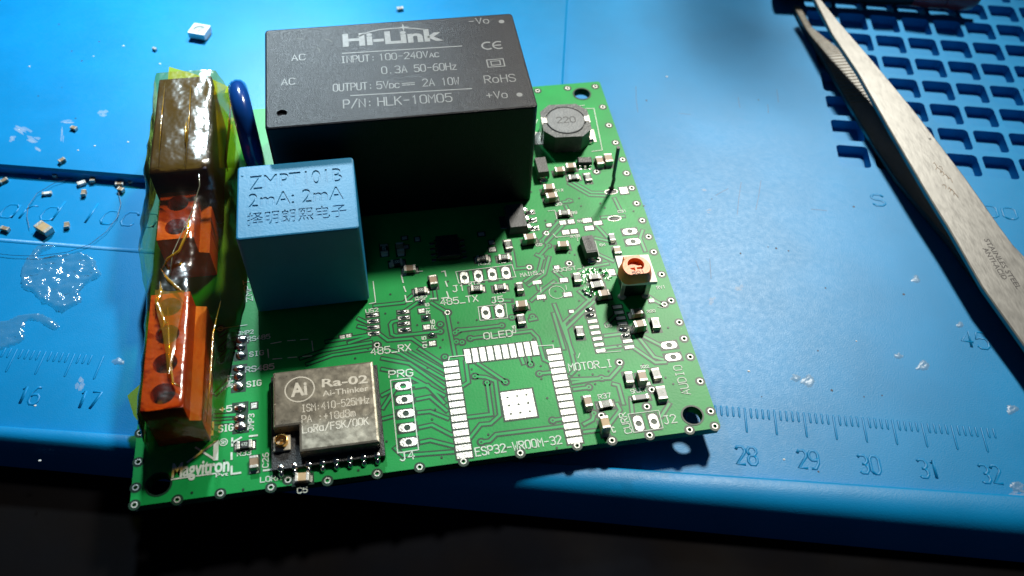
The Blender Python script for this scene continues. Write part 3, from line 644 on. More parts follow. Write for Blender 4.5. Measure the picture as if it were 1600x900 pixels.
# pads of two small packages in the shadow under the power module
def soic(name, p, L, Wd, H, n, pitch, lead, rz=0.0, label=None, marking=None, bodym='chipplastic'):
    o = MB(); o.box(0, 0, .15, Wd, L, H-.15, .12); o = o.build(name, M[bodym], BOARD, (p[0], p[1], 0), rz)
    for s in (-1, 1):
        for i in range(n):
            y = (i-(n-1)/2)*pitch; m = MB(); w = .42
            m.add([(s*(Wd/2-.05), y-w/2, .55*H), (s*(Wd/2+.3), y-w/2, .5*H), (s*(Wd/2+.45), y-w/2, .06), (s*(Wd/2+lead), y-w/2, .06),
                   (s*(Wd/2-.05), y+w/2, .55*H), (s*(Wd/2+.3), y+w/2, .5*H), (s*(Wd/2+.45), y+w/2, .06), (s*(Wd/2+lead), y+w/2, .06)],
                  [(0, 1, 5, 4), (1, 2, 6, 5), (2, 3, 7, 6)])
            m.box(s*(Wd/2+lead*.75), y, .0, lead*.8, w+.15, .07, .02); m.build('lead', M['solder'], o)
    if label: o['label'] = label
    return o
soic('small_chip', P(913.9, 250, 1.0), 2.7, 1.6, 1.1, 3, .95, .75, H_-.1)
soic('driver_chip', P(700, 390, .2), 4.9, 3.9, 1.4, 4, 1.27, 1.0)
# three legged regulator, its right half out of the shadow
reg = MB(); pR = P(818, 321, 1.7); pB = P(827, 354, 1.7); rc = ((pR.x+pB.x)/2-1.75, (pR.y+pB.y)/2+.35)
reg.add([(-1.75, -3.0, 0), (1.75, -3.0, 0), (1.75, 3.0, 0), (-1.75, 3.0, 0), (-1.75, -3.0, .85), (1.75, -3.0, .85), (1.75, 3.0, .85), (-1.75, 3.0, .85), (-1.5, -2.75, 1.7), (1.5, -2.75, 1.7), (1.5, 2.75, 1.7), (-1.5, 2.75, 1.7)],
        [(0, 1, 5, 4), (1, 2, 6, 5), (2, 3, 7, 6), (3, 0, 4, 7), (4, 5, 9, 8), (5, 6, 10, 9), (6, 7, 11, 10), (7, 4, 8, 11), (8, 9, 10, 11)])
reg = reg.build('voltage_regulator', M['dioplastic'], BOARD, (rc[0], rc[1], .05)); reg['label'] = 'grey black regulator with three silver legs on its right side'
for i in (-1, 0, 1):
    m = MB(); y = i*2.0-.1; w = .75
    m.add([(1.7, y-w/2, .95), (2.2, y-w/2, .9), (2.5, y-w/2, .12), (3.4, y-w/2, .1), (1.7, y+w/2, .95), (2.2, y+w/2, .9), (2.5, y+w/2, .12), (3.4, y+w/2, .1)], [(0, 1, 5, 4), (1, 2, 6, 5), (2, 3, 7, 6)])
    m.box(3.0, y, -.04, 1.7, 1.15, .1, .03); m.ellipsoid(2.9, y, .06, .75, .45, .3, 10, 4); smooth_angle(m.build('leg', M['solder'], reg))
m = MB(); m.box(-2.4, 0, .0, 1.3, 3.0, .2, .05); m.build('tab', M['solder'], reg)
# diodes
def diode(u, v, rz, label, mark):
    p = P(u, v, 2.1); o = MB(); L, Wd, H = 4.1, 2.15, 2.1
    o.add([(-Wd/2, -L/2, 0.2), (Wd/2, -L/2, .2), (Wd/2, L/2, .2), (-Wd/2, L/2, .2), (-Wd/2-.1, -L/2-.1, 1.0), (Wd/2+.1, -L/2-.1, 1.0), (Wd/2+.1, L/2+.1, 1.0), (-Wd/2-.1, L/2+.1, 1.0), (-Wd/2+.08, -L/2+.1, H), (Wd/2-.08, -L/2+.1, H), (Wd/2-.08, L/2-.1, H), (-Wd/2+.08, L/2-.1, H)],
          [(3, 2, 1, 0), (0, 1, 5, 4), (1, 2, 6, 5), (2, 3, 7, 6), (3, 0, 4, 7), (4, 5, 9, 8), (5, 6, 10, 9), (6, 7, 11, 10), (7, 4, 8, 11), (8, 9, 10, 11)])
    o = o.build('diode', M['dioplastic'], BOARD, (p.x, p.y, 0), rz); o['label'] = label
    for s in (-1, 1):
        m = MB(); m.box(0, s*(L/2+.28), .0, 1.5, .75, .18, .04); m.box(0, s*(L/2+.13), .05, 1.4, .12, .95); m.ellipsoid(0, s*(L/2+.45), .1, .8, .5, .35, 10, 4); m.build('lead', M['solder'], o)
    if mark:
        m = MB(); text(m, mark, (.35, -1.1), (.35, 1.35), .75, H+.01, .12); m.box(0, -1.62, H+.002, 1.9, .28, .01); m.build('marking', M['mark2'], o)
diode(921.3, 381, .03, 'grey diode printed SS34', 'SS34')
diode(846.7, 257, .0, 'dark diode beside the black power module', None)
# inductor
pi_ = P(884, 187, 4.4); IN = MB(); r8 = []
w_, c8 = 4.7, 2.0
r8 = [(-w_+c8, -w_), (w_-c8, -w_), (w_, -w_+c8), (w_, w_-c8), (w_-c8, w_), (-w_+c8, w_), (-w_, w_-c8), (-w_, -w_+c8)]
IN.prism([(x*.97, y*.97) for x, y in r8], .15, 3.9)
IN.add([(x*.97, y*.97, 3.9) for x, y in r8]+[(x, y, 4.0) for x, y in r8]+[(x, y, 4.25) for x, y in r8], [(i, (i+1) % 8, 8+(i+1) % 8, 8+i) for i in range(8)]+[(8+i, 8+(i+1) % 8, 16+(i+1) % 8, 16+i) for i in range(8)])
IN.holed([(x, y) for x, y in r8], [circle(0, 0, 3.95, 28)], 4.25, 3.6)
ind = IN.build('inductor', M['ferrite'], BOARD, (pi_.x, pi_.y, 0), -.06); ind['label'] = 'grey octagonal inductor marked 220'
m = MB(); m.lathe(0, 0, [(3.7, 3.0), (3.7, 4.25), (3.6, 4.33)], 30); smooth_angle(m.build('core_face', M['ferritetop'], ind))
m = MB(); m.ring(0, 0, 3.6, 4.0, 3.62, 28); m.build('core_gap', M['mark2'], ind)
m = MB(); text(m, '220', (-1.75, -.75), (1.85, -.75), 1.6, 4.345, .2); m.build('marking', M['mark2'], ind)
for s in (-1, 1):
    m = MB(); m.box(s*4.62, .1, .0, .35, 2.2, 4.33, .08); m.box(s*4.15, .1, 4.26, .95, 1.5, .12, .04); m.box(s*5.3, -.2, .0, 1.9, 3.6, .12, .03); m.build('terminal', M['term'], ind)
m = MB(); m.ellipsoid(4.9, -1.9, .05, .9, .7, .9, 10, 4); m.build('solder_joint', M['solder'], ind, smooth=True)

# power module ----------------------------------------------------------------
HX, HY, HLn, HWd, HH = 22.76, 51.435, 44.57, 26.2, 22.6
pm = MB(); L2, W2 = HLn, HWd
pdim = P(440.4, 176.8, HH); dl = (pdim.x-HX, pdim.y-HY)
ins = .35
top = rrect(ins, ins, L2-ins, W2-ins, .45, 3); side = rrect(0, 0, L2, W2, .8, 3); side = rrect(0, 0, L2, W2, .75, 3); n = len(top)
pm.holed(top, [circle(dl[0], dl[1], .85, 16)], HH, HH-.5)
pm.add([(x, y, HH-.5) for x, y in circle(dl[0], dl[1], .85, 16)], [tuple(range(16))])
pm.add([(x, y, .2) for x, y in side]+[(x, y, HH-.35) for x, y in side]+[(x, y, HH-.1) for x, y in rrect(.1, .1, L2-.1, W2-.1, .65, 3)]+[(x, y, HH) for x, y in top],
       [(i+j*n, (i+1) % n+j*n, n+(i+1) % n+j*n, n+i+j*n) for j in range(3) for i in range(n)])
PM = pm.build('power_module', M['module'], BOARD, (HX, HY, 0)); PM['label'] = 'big black power supply module with grey printing on its top'
pr = MB(); ZP = HH+.02
def Q(u, v): p = P(u, v, HH); return (p.x-HX, p.y-HY)
def ptx(s, a, b, h, w=.19, adv=5.4): text(pr, s, Q(*a), Q(*b), h, ZP, w, adv)
font_text(pr, 'Hi-Link', Q(536, 72.5), Q(693, 62.5), 3.55, ZP, .035, .98)
pr.ribbon([Q(535, 83.5), Q(721.5, 72)], .24, ZP); pr.ribbon([Q(548, 149.5), Q(737, 138.5)], .24, ZP)
ptx('INPUT:', (533, 98.5), (587, 95), 1.75); ptx('100-240V', (593, 94.5), (669, 90), 1.75); ptx('AC', (671.5, 89.6), (686, 88.8), 1.15)
ptx('0.3A', (597, 115.5), (636, 113), 1.85); ptx('50-60Hz', (648, 112.4), (714.5, 108.6), 1.85)
ptx('OUTPUT:', (521, 143), (583, 139.3), 1.85); ptx('5V', (589, 139), (607, 138), 1.85); ptx('DC', (609, 137.8), (624, 137), 1.15); ptx('=', (629, 136.5), (648, 135.4), 1.5, .2); ptx('2A', (661, 134.8), (679, 133.8), 1.85); ptx('10W', (691, 133.2), (717.5, 131.8), 1.85)
ptx('P/N:', (537, 169), (583, 166.2), 2.0, .22); ptx('HLK-10M05', (591, 165.6), (706.5, 158.6), 2.05, .22)
ptx('-Vo', (733, 38), (765, 36), 1.65); ptx('RoHS', (758, 130), (806, 127), 1.9); ptx('+Vo', (761, 154.8), (794, 152.6), 1.75); ptx('AC', (456, 95), (477, 93.5), 1.6); ptx('AC', (440, 133), (461, 131.5), 1.6)
for u, v in ((783.6, 33.8), (811.7, 148)):
    c = Q(u, v); pr.add([(x, y, ZP) for x, y in circle(c[0], c[1], .52, 16)], [tuple(range(16))])
def arc(cx, cy, r, a0, a1, n=10): return [(cx+r*math.cos(math.radians(a0+(a1-a0)*i/n)), cy+r*math.sin(math.radians(a0+(a1-a0)*i/n))) for i in range(n+1)]
c = Q(762, 71.5); pr.ribbon(arc(c[0], c[1], 1.0, 62, 298), .3, ZP); c = Q(779, 70.5); pr.ribbon(arc(c[0], c[1], 1.0, 62, 298), .3, ZP); pr.ribbon([(c[0]-.9, c[1]), (c[0]+.35, c[1])], .28, ZP+.003)
c = Q(774.5, 98.5)
for k in (1.0, .55): pr.ribbon([(c[0]-1.45*k, c[1]-1.0*k), (c[0]+1.45*k, c[1]-1.0*k), (c[0]+1.45*k, c[1]+1.0*k), (c[0]-1.45*k, c[1]+1.0*k)], .2, ZP, True)
# swoosh and spark of the logo
pr.ribbon([Q(560, 57), Q(575, 50.5), Q(592, 46.5), Q(611, 44.5), Q(630, 43.5), Q(648, 44.5), Q(663, 46)], .26, ZP)
c = Q(630, 43); pr.add([(c[0]+(1.2 if k % 2 == 0 else .28)*math.cos(k*math.pi/4), c[1]+(1.2 if k % 2 == 0 else .28)*math.sin(k*math.pi/4), ZP+.004) for k in range(8)], [tuple(range(8))])
pr.build('lettering', M['print'], PM)
sc = MB()
for a, b in (((508,61),(519,66)),((496,75),(500,82)),((464,60),(474,62))): sc.ribbon([Q(*a), Q((a[0]+b[0])/2+1, (a[1]+b[1])/2-1), Q(*b)], .28, ZP)
sc.build('scratch', M['mark2'], PM)

# blue transformer ----------------------------------------------------------------
ZX, ZY, ZW, ZD, ZH = 17.757, 31.909, 18.384, 15.7, 18.6
loops = []
for line, a, b, h in (('ZMPT101B', (390, 297), (535, 283), 3.1), ('2mA: 2mA', (388, 324), (537, 311), 2.9), ('\u62e9\u660e\u6717\u7199\u7535\u5b50', (386, 353.5), (542, 338), 2.75)):
    A = P(*a, ZH); B = P(*b, ZH); lps = font_loops(line, 1.0); xs = [p[0] for l in lps for p in l]; ys = [p[1] for l in lps for p in l]
    if not xs: continue
    ex = Vector((B.x-A.x, B.y-A.y)); k = ex.length/(max(xs)-min(xs)); ex.normalize(); ey = Vector((-ex.y, ex.x)); ky = h/(max(ys)-min(ys))
    for l in lps:
        loops.append([(A.x-ZX+ex.x*(p[0]-min(xs))*k+ey.x*(p[1]-min(ys))*ky, A.y-ZY+ex.y*(p[0]-min(xs))*k+ey.y*(p[1]-min(ys))*ky) for p in l])
zm = MB(); ins = .3; top = rrect(ins, ins, ZW-ins, ZD-ins, .3, 3); side = rrect(0, 0, ZW, ZD, .6, 3); n = len(top)
def area(l): return sum(l[i][0]*l[(i+1) % len(l)][1]-l[(i+1) % len(l)][0]*l[i][1] for i in range(len(l)))/2
zm.holed(top, loops, ZH)
for l in loops:                                   # walls of the sunk lettering (outline direction tells inner from outer loops)
    q = list(l); m_ = len(q)
    zm.add([(x, y, ZH-.16) for x, y in q]+[(x, y, ZH) for x, y in q], [(i, m_+i, m_+(i+1) % m_, (i+1) % m_) for i in range(m_)])
xs = [p[0] for l in loops for p in l]; ys = [p[1] for l in loops for p in l]
zm.add([(min(xs)-.2, min(ys)-.2, ZH-.16), (max(xs)+.2, min(ys)-.2, ZH-.16), (max(xs)+.2, max(ys)+.2, ZH-.16), (min(xs)-.2, max(ys)+.2, ZH-.16)], [(0, 1, 2, 3)])
zm.add([(x, y, .6) for x, y in side]+[(x, y, ZH-.3) for x, y in side]+[(x, y, ZH-.09) for x, y in rrect(.09, .09, ZW-.09, ZD-.09, .5, 3)]+[(x, y, ZH) for x, y in top],
       [(i+j*n, (i+1) % n+j*n, n+(i+1) % n+j*n, n+i+j*n) for j in range(3) for i in range(n)])
ZM = zm.build('transformer', M['blue'], BOARD, (ZX, ZY, 0)); ZM['label'] = 'light blue cube transformer with sunken lettering'
q = rrect(.5, .5, ZW-.5, ZD-.5, .4, 3); m = MB(); m.prism(q, .03, .62); m.build('resin_base', M['chipplastic'], ZM)
m = MB(); c = P(378.5, 275, ZH); m.ellipsoid(c.x-ZX, c.y-ZY, ZH, .22, .22, .1); m.build('moulding_dot', M['blue'], ZM)
# radio module ----------------------------------------------------------------
RX, RY = 19.9, 2.2
rm = MB(); rm.box(8.25, 8.2, .12, 16.5, 16.2, .8, .05); RM = rm.build('radio_module', M['chipplastic'], BOARD, (RX, RY, 0)); RM['label'] = 'small radio module under a printed nickel shield'
sh = MB(); sx0, sx1, sy0, sy1, nx_, ny_ = .55, 15.95, 1.5, 15.95, 3.75, 4.6; zt = 2.75
ol = [(sx0, sy0+ny_), (sx0+nx_, sy0+ny_), (sx0+nx_, sy0), (sx1, sy0), (sx1, sy1), (sx0, sy1)]
def inset(l, d):
    o = []; n = len(l)
    for i in range(n):
        a, b, c = Vector(l[i-1]), Vector(l[i]), Vector(l[(i+1) % n]); d1 = (b-a).normalized(); d2 = (c-b).normalized(); n1 = Vector((-d1.y, d1.x)); n2 = Vector((-d2.y, d2.x)); mm = (n1+n2); mm /= max(mm.dot(n1), .2); o.append(tuple(b+mm*d))
    return o
n = 6
sh.add([(x, y, .93) for x, y in ol]+[(x, y, zt-.4) for x, y in ol]+[(x, y, zt-.12) for x, y in inset(ol, .12)]+[(x, y, zt) for x, y in inset(ol, .4)], [(i+j*n, (i+1) % n+j*n, n+(i+1) % n+j*n, n+i+j*n) for j in range(3) for i in range(n)]+[tuple(range(3*n, 4*n))])
SH = sh.build('shield_can', M['shield'], RM)
rp = MB(); ZR = zt+.02
def Qr(u, v): p = P(u, v, zt); return (p.x-RX, p.y-RY)
def rtx(s, a, b, h, w=.15): text(rp, s, Qr(*a), Qr(*b), h, ZR, w)
c = Qr(468.3, 608.3); rp.ribbon(circle(c[0], c[1], 2.2, 28), .2, ZR, True)
font_text(rp, 'Ai', (c[0]-1.35, c[1]-1.15), (c[0]+1.15, c[1]-1.05), 2.4, ZR, .035)
font_text(rp, 'Ra-02', Qr(503, 605), Qr(575, 598), 1.5, ZR, .02); font_text(rp, 'Ai-Thinker', Qr(504, 619.5), Qr(576, 610.5), 1.05, ZR, .012)
rtx('ISM:410-525MHz', (471.7, 644), (578, 629.5), 1.2); rtx('PA :+18dBm', (472, 660.7), (555, 650), 1.2); rtx('LoRa/FSK/OOK', (473, 677), (575.7, 663), 1.2)
rp.build('lettering', M['shieldprint'], RM)
for s_, y0 in ((0, 0), (1, 16.2)):
    for i in range(8):
        x = 1.3+2.0*i-(.0 if s_ == 0 else .0); m = MB()
        m.box(x, y0+(.45 if s_ == 0 else -.45), .1, .85, .95, .86, .08)
        m.ellipsoid(x, y0+(-.25 if s_ == 0 else .25), .03, .48, .65, .75, 10, 4)
        smooth_angle(m.build('castellated_pad', M['solder'], RM), 50)
cn = P(440, 690, 1.6); cn = (cn.x-RX, cn.y-RY)
m = MB(); m.box(cn[0], cn[1]-.1, .92, 2.5, 2.5, .45, .06); UF = m.build('antenna_socket', M['ptfe'], RM)
m = MB(); m.lathe(cn[0], cn[1], [(.98, 1.3), (.98, 2.15), (.86, 2.2), (.78, 2.15), (.78, 1.5)], 22, False, False); m.lathe(cn[0], cn[1], [(.25, 1.4), (.25, 1.95), (.12, 2.05)], 10); smooth_angle(m.build('gold_ring', M['gold'], RM))
m = MB()
for i in range(5): m.box(.9+.62*i, 5.55, .93, .3, .35, .35, .04)
m.build('tiny_chips', M['resblack'], RM)
# trimmer ----------------------------------------------------------------
PZ = 5.3; tq = [P(u, v, PZ) for u, v in ((961, 400), (1013, 397.7), (1027.4, 440), (973.7, 442.5))]
tx = sum(p.x for p in tq)/4; ty_ = sum(p.y for p in tq)/4
tl = [(p.x-tx, p.y-ty_) for p in reversed(tq)]
m = MB(); m.prism(tl, PZ-.75, PZ); TRM = m.build('trimmer', M['ceramic'], BOARD, (tx, ty_, 0)); TRM['label'] = 'white plate trimmer with an orange knob marked 501'
m = MB(); m.box(.3, .5, .15, 4.6, 4.6, PZ-.92, .1); m.build('resistive_body', M['chipplastic'], TRM)
kb = P(994.5, 416, PZ+2.1); kx, ky = kb.x-tx, kb.y-ty_
m = MB(); nn = 28
def kr(a):      # round knob with a flat face toward the marked side
    r = 2.4
    if math.sin(a) < -.72: r = .72*2.4/(-math.sin(a))
    return r
ks = [(kr(2*math.pi*k/nn)*math.cos(2*math.pi*k/nn), kr(2*math.pi*k/nn)*math.sin(2*math.pi*k/nn)) for k in range(nn)]
z0, z1 = PZ+.02, PZ+2.1
rings = [(1.18, z0), (1.16, z0+.5), (1.02, z1-.25), (.95, z1), (.68, z1), (.62, z1-.9)]
for j_, (f_, z) in enumerate(rings): m.v += [(kx+x*f_, ky+y*f_, z) for x, y in ks] if j_ < 4 else [(kx+f_*2.05*math.cos(2*math.pi*k/nn), ky+.42+f_*2.05*math.sin(2*math.pi*k/nn), z) for k in range(nn)]
for j in range(len(rings)-1):
    for k in range(nn): m.f.append((j*nn+k, j*nn+(k+1) % nn, (j+1)*nn+(k+1) % nn, (j+1)*nn+k))
m.f.append(tuple(range(5*nn, 6*nn)))
KN = smooth_angle(m.build('knob', M['knob'], TRM), 40)
m = MB(); m.box(kx, ky+.42, z1-.92, 2.3, .4, .3, .05); m.box(kx, ky-.1, z1-.92, .4, 1.0, .35, .05); m.build('cross_slot', M['knob'], TRM)
m = MB(); m.box(kx-.2, ky+2.2, PZ+.02, 2.9, .9, 1.8, .12); m.build('stop_tab', M['knob'], TRM)
m = MB(); text(m, '501', (kx-1.05, ky-1.58), (kx+1.05, ky-1.55), .52, z1+.02, .11)
m.v = [(x, y, z+.0) for x, y, z in m.v]; m.build('marking', M['steeldark'], TRM)
for x, y in ((-2.1, -1.6), (2.0, -2.0), (0, 2.5)):
    m = MB(); m.box(x, y, -.02, .9, .35, PZ-.9, .05); m.ellipsoid(x, y, .02, .8, .7, .6); m.build('leg', M['term'], TRM)
# tall wire pin in the first slot
pb = P(955.5, 295, 0); m = MB(); m.tube([(0, 0, -3.0), (0, 0, .2), (.15, .05, 2.6), (-.1, -.2, 3.6), (-.3, -.6, 11.2)], .33, 10); m.ellipsoid(0, .1, .02, .6, .45, .5)
smooth_angle(m.build('wire_pin', M['dioplastic'], BOARD, (pb.x, pb.y, 0)))
for p in slots:
    m = MB(); m.ellipsoid(0, 0, -.02, 1.14, .56, .12, 16, 4); m.build('slot_dark_cap', M['black'], BOARD, (p.x, p.y, 0), smooth=True)  # black cap colours in the darkness inside the open slot
# flux stained, scraped spot near the trimmer
random.seed(3)
m = MB()
for u, v, r in [(914,428,.9),(919,423,.7),(926,424,.9),(910,441,.8),(920,452,1.0),(931,458,.9),(946,424,.8),(950,434,.8),(916,436,.6)]:
    p = P(u, v); a0 = random.random()*6; m.add([(p.x+r*random.uniform(.6, 1.1)*math.cos(a0+k*.7), p.y+r*random.uniform(.5, 1.)*math.sin(a0+k*.7), .075+.001*len(m.f)) for k in range(9)], [tuple(range(9))])
M['flux'] = mat('glossy_green_flux', (.004, .20, .03), .12, var=.2, vscale=900, bump=.6, bscale=1200)
m.build('flux_stain', M['flux'], BOARD)
m = MB()
for u, v, rx, ry in [(916,460,.5,.4),(922,463,.45,.4),(912,455,.4,.4),(925,457,.4,.3),(943,430,.35,.4),(938,422,.3,.3)]:
    p = P(u, v); m.ellipsoid(p.x, p.y, .06, rx, ry, .3, 9, 4)
m.build('solder_splash', M['solder'], BOARD, smooth=True)
# blue disc capacitor, standing on edge
dc = MB(); cx, cy, cz, rr, th = 17.6, 66.0, 10.6, 8.6, 1.7
prof = [(0.0, th), (rr-1.6, th), (rr-.8, th*.86), (rr-.2, th*.5), (rr, 0), (rr-.2, -th*.5), (rr-.8, -th*.86), (rr-1.6, -th), (0.0, -th)]
nn = 36
for r, x in prof: dc.v += [(cx+x, cy+max(r, .01)*math.cos(2*math.pi*k/nn), cz+max(r, .01)*math.sin(2*math.pi*k/nn)) for k in range(nn)]
for j in range(len(prof)-1):
    for k in range(nn): dc.f.append((j*nn+(k+1) % nn, j*nn+k, (j+1)*nn+k, (j+1)*nn+(k+1) % nn))
dc.v = [(x-cx+(z-10)*.0, y-cy, z) for x, y, z in dc.v]
DC = dc.build('disc_capacitor', M['bluecap'], BOARD, (cx, cy, 0), .15, smooth=True); DC['label'] = 'dark blue disc capacitor standing on edge beside the black module'
for y in (-3.5, 3.5):
    m = MB(); m.tube([(0, y, -3), (0, y, 0), (0, y, 3.2)], .3, 8); m.build('leg', M['solder'], DC)
# terminal blocks ----------------------------------------------------------------
def terminal(y0, y1, x0, n, label):
    L = y1-y0; hc = [(2.9, L*(i+.5)/n) for i in range(n)]
    m = MB(); ho = [circle(x, y, 1.75, 20) for x, y in hc]
    zt = 10.0
    m.holed([(0, 0), (5.8, 0), (5.8, L), (0, L)], ho, zt, zt-3.2)
    for x, y in hc: m.add([(a, b, zt-3.2) for a, b in circle(x, y, 1.75, 20)], [tuple(range(20))])
    m.add([(0, 0, 0), (7.4, 0, 0), (7.4, L, 0), (0, L, 0), (7.4, 0, 5.8), (7.4, L, 5.8), (5.8, 0, 6.2), (5.8, L, 6.2), (5.8, 0, zt), (5.8, L, zt), (0, 0, zt), (0, L, zt)],
          [(0, 3, 11, 10), (1, 2, 5, 4)[::1], (4, 5, 7, 6), (6, 7, 9, 8), (0, 10, 8, 6, 4, 1), (3, 2, 5, 7, 9, 11), (0, 1, 2, 3)])
    o = m.build('terminal_block', M['orange'], BOARD, (x0, y0, .02)); o['label'] = label
    for x, y in hc:
        q = MB(); q.lathe(x, y, [(1.45, zt-3.15), (1.45, zt-2.3), (1.25, zt-2.1)], 16); q.box(x, y, zt-2.105, 2.3, .35, .03); q.build('screw', M['screw'], o)
    for i in range(1, n):
        q = MB(); q.box(3.3, L*i/n, .1, 7.5, .12, 5.6); q.box(7.42, L*i/n, .1, .1, .3, 5.5); q.build('divider', M['orange'], o)
    return o
terminal(9.2, 30.0, 3.45, 4, 'orange four way screw terminal block under amber tape')
terminal(41.3, 51.9, 3.45, 2, 'orange two way screw terminal block under amber tape')
m = MB(); m.box(0, 0, .1, 9.4, 24.6, 13.6, .35, 2); RL = m.build('relay', M['relay'], BOARD, (7.0, 65.3, 0)); RL['label'] = 'plain black box at the far end under the tape'
m = MB(); m.box(-3, -6, -3, .8, .5, 3.2); m.box(3, -6, -3, .8, .5, 3.2); m.build('pin', M['solder'], RL)
# amber tape draped over the row
ST = [ # y, then (x, z) of nine points across
 (78.6, [(.9, 6), (1.4, 10.5), (2.0, 14.0), (4.5, 14.15), (7, 14.2), (10, 14.1), (12.0, 13.6), (13.6, 8.5), (14.6, 4.5)]),
 (72.0, [(.9, 3), (1.5, 9.5), (2.0, 13.9), (4.5, 14.1), (7, 14.1), (10, 14.05), (12.0, 13.6), (13.9, 7.5), (15.0, 2.0)]),
 (62.0, [(.4, 2), (1.3, 9.0), (1.9, 13.8), (4.5, 14.1), (7, 14.1), (10, 14.05), (12.1, 13.5), (14.3, 7.0), (15.5, .8)]),
 (54.0, [(-.3, 2), (1.0, 8.5), (1.8, 13.7), (4.5, 14.1), (7, 14.1), (10, 14.0), (12.2, 13.2), (14.4, 6.5), (15.8, .6)]),
 (50.5, [(-1.1, 2), (.2, 7.5), (2.6, 11.2), (4.5, 11.6), (7, 11.9), (9.5, 11.6), (12.0, 10.2), (14.3, 5.0), (15.8, .5)]),
 (46.0, [(-1.5, 2), (.0, 6.5), (2.9, 10.3), (4.5, 10.5), (7, 10.6), (9.3, 10.4), (12.0, 8.0), (14.3, 4.0), (15.8, .4)]),
 (41.0, [(-.6, 2), (1.0, 6.5), (3.1, 10.2), (4.5, 10.4), (7, 10.5), (9.2, 10.3), (11.8, 7.5), (14.2, 3.6), (15.7, .4)]),
 (36.0, [(.4, 1.5), (1.6, 5.8), (3.2, 9.2), (4.5, 9.6), (7, 9.6), (9.2, 9.2), (11.5, 6.8), (13.8, 3.2), (15.4, .35)]),
 (30.5, [(1.2, 1.5), (2.2, 6.5), (3.2, 10.2), (4.5, 10.4), (7, 10.4), (9.3, 10.2), (11.0, 7.4), (13.0, 3.2), (14.6, .3)]),
 (22.0, [(1.6, 1.0), (2.5, 6.2), (3.25, 10.1), (4.5, 10.3), (7, 10.3), (9.3, 10.1), (10.8, 7.0), (12.0, 3.0), (13.2, .3)]),
 (13.0, [(1.8, 1.0), (2.5, 6.0), (3.2, 10.1), (4.5, 10.25), (7, 10.25), (9.2, 10.05), (10.7, 6.6), (11.4, 3.0), (12.2, .3)]),
 (9.3, [(1.8, 1.0), (2.5, 5.8), (3.1, 9.9), (4.5, 10.15), (7, 10.15), (9.1, 9.8), (10.6, 6.3), (11.2, 2.8), (11.8, .3)]),
 (8.75, [(1.9, .8), (2.6, 4.4), (3.2, 7.6), (4.6, 8.0), (7, 8.0), (8.8, 7.6), (10.1, 5.0), (10.7, 2.4), (11.0, .3)]),
 (8.3, [(2.2, .4), (2.8, 2.0), (3.4, 3.0), (4.8, 3.2), (7, 3.2), (8.6, 3.2), (9.4, 2.2), (9.9, 1.2), (10.2, .3)]),
]
def cr(a, b, c, d, t): return .5*((2*b)+(c-a)*t+(2*a-5*b+4*c-d)*t*t+(3*b-a-3*c+d)*t**3)
rows = [[(x, y, z) for x, z in q] for y, q in ST]
SUBY, SUBX = 7, 4
tape = MB(); grid = []
rnd = random.Random(5)
import mathutils
def wr(x, y, z):
    v = Vector((x*.22, y*.12, z*.2)); a = abs(mathutils.noise.noise(v*1.3)); b = mathutils.noise.noise(v*3.1+Vector((7, 3, 1)))
    c = abs(mathutils.noise.noise(Vector((x*.5+9, y*.16, z*.5)))); return .55*(1-a*2.2)*.5 + .16*b + .5*max(0, .25-c)
for i in range(len(rows)-1):
    for k in range(SUBY if i < len(rows)-2 else SUBY+1):
        t = k/SUBY; R0, R1, R2, R3 = rows[max(i-1, 0)], rows[i], rows[i+1], rows[min(i+2, len(rows)-1)]
        cp = [Vector([R1[j][c]*(1-t)+R2[j][c]*t if rows[i][0][1] < 10 else cr(R0[j][c], R1[j][c], R2[j][c], R3[j][c], t) for c in range(3)]) for j in range(9)]
        line = []
        for j in range(8):
            for l in range(SUBX if j < 7 else SUBX+1):
                s = l/SUBX; a, b, c, d = cp[max(j-1, 0)], cp[j], cp[j+1], cp[min(j+2, 8)]
                p = b.lerp(c, s)*.6 + Vector([cr(a[q], b[q], c[q], d[q], s) for q in range(3)])*.4
                o = wr(*p)*(1 if 2 < j < 7 else .8); onbox = p.y > 54 and 2.3 < p.x < 11.5
                f = -1 if j < 2 else 1
                line.append((p.x+(f*abs(o)*.8 if (j < 2 or j > 5) else 0)+(.25 if j > 5 else -.15 if j < 2 else 0), p.y, p.z+.12+(abs(o)*(.35 if onbox else .8))))
        grid.append(line)
nx2 = len(grid[0])
for l in grid: tape.v += l
for i in range(len(grid)-1):
    for j in range(nx2-1): tape.f.append((i*nx2+j, (i+1)*nx2+j, (i+1)*nx2+j+1, i*nx2+j+1))
TP = tape.build('tape', M['tape'], BOARD, smooth=True); TP['label'] = 'crinkled clear amber tape wrapped over the orange terminals'
# loose ends of the tape: flap behind, corner at the near left
fl = [P(264, 104, 11), P(332, 124, 11), P(372, 142, 9), P(370, 205, 4), P(366, 262, 2), P(335, 262, 6), P(320, 150, 12.5), P(262, 128, 12.5)]
m = MB(); m.add(fl, [(0, 7, 6, 1), (1, 6, 2), (2, 6, 3), (3, 6, 5, 4)]); m.build('tape_flap', M['tapeflap'], TP, (0, 0, 1.6) if False else (0, 0, 0))
m = MB(); m.add([P(199, 618, .5), P(219, 600, .7), P(219, 662, .3), P(209, 650, .3)], [(0, 3, 2, 1)]); m.build('tape_flap', M['tapeflap'], TP)
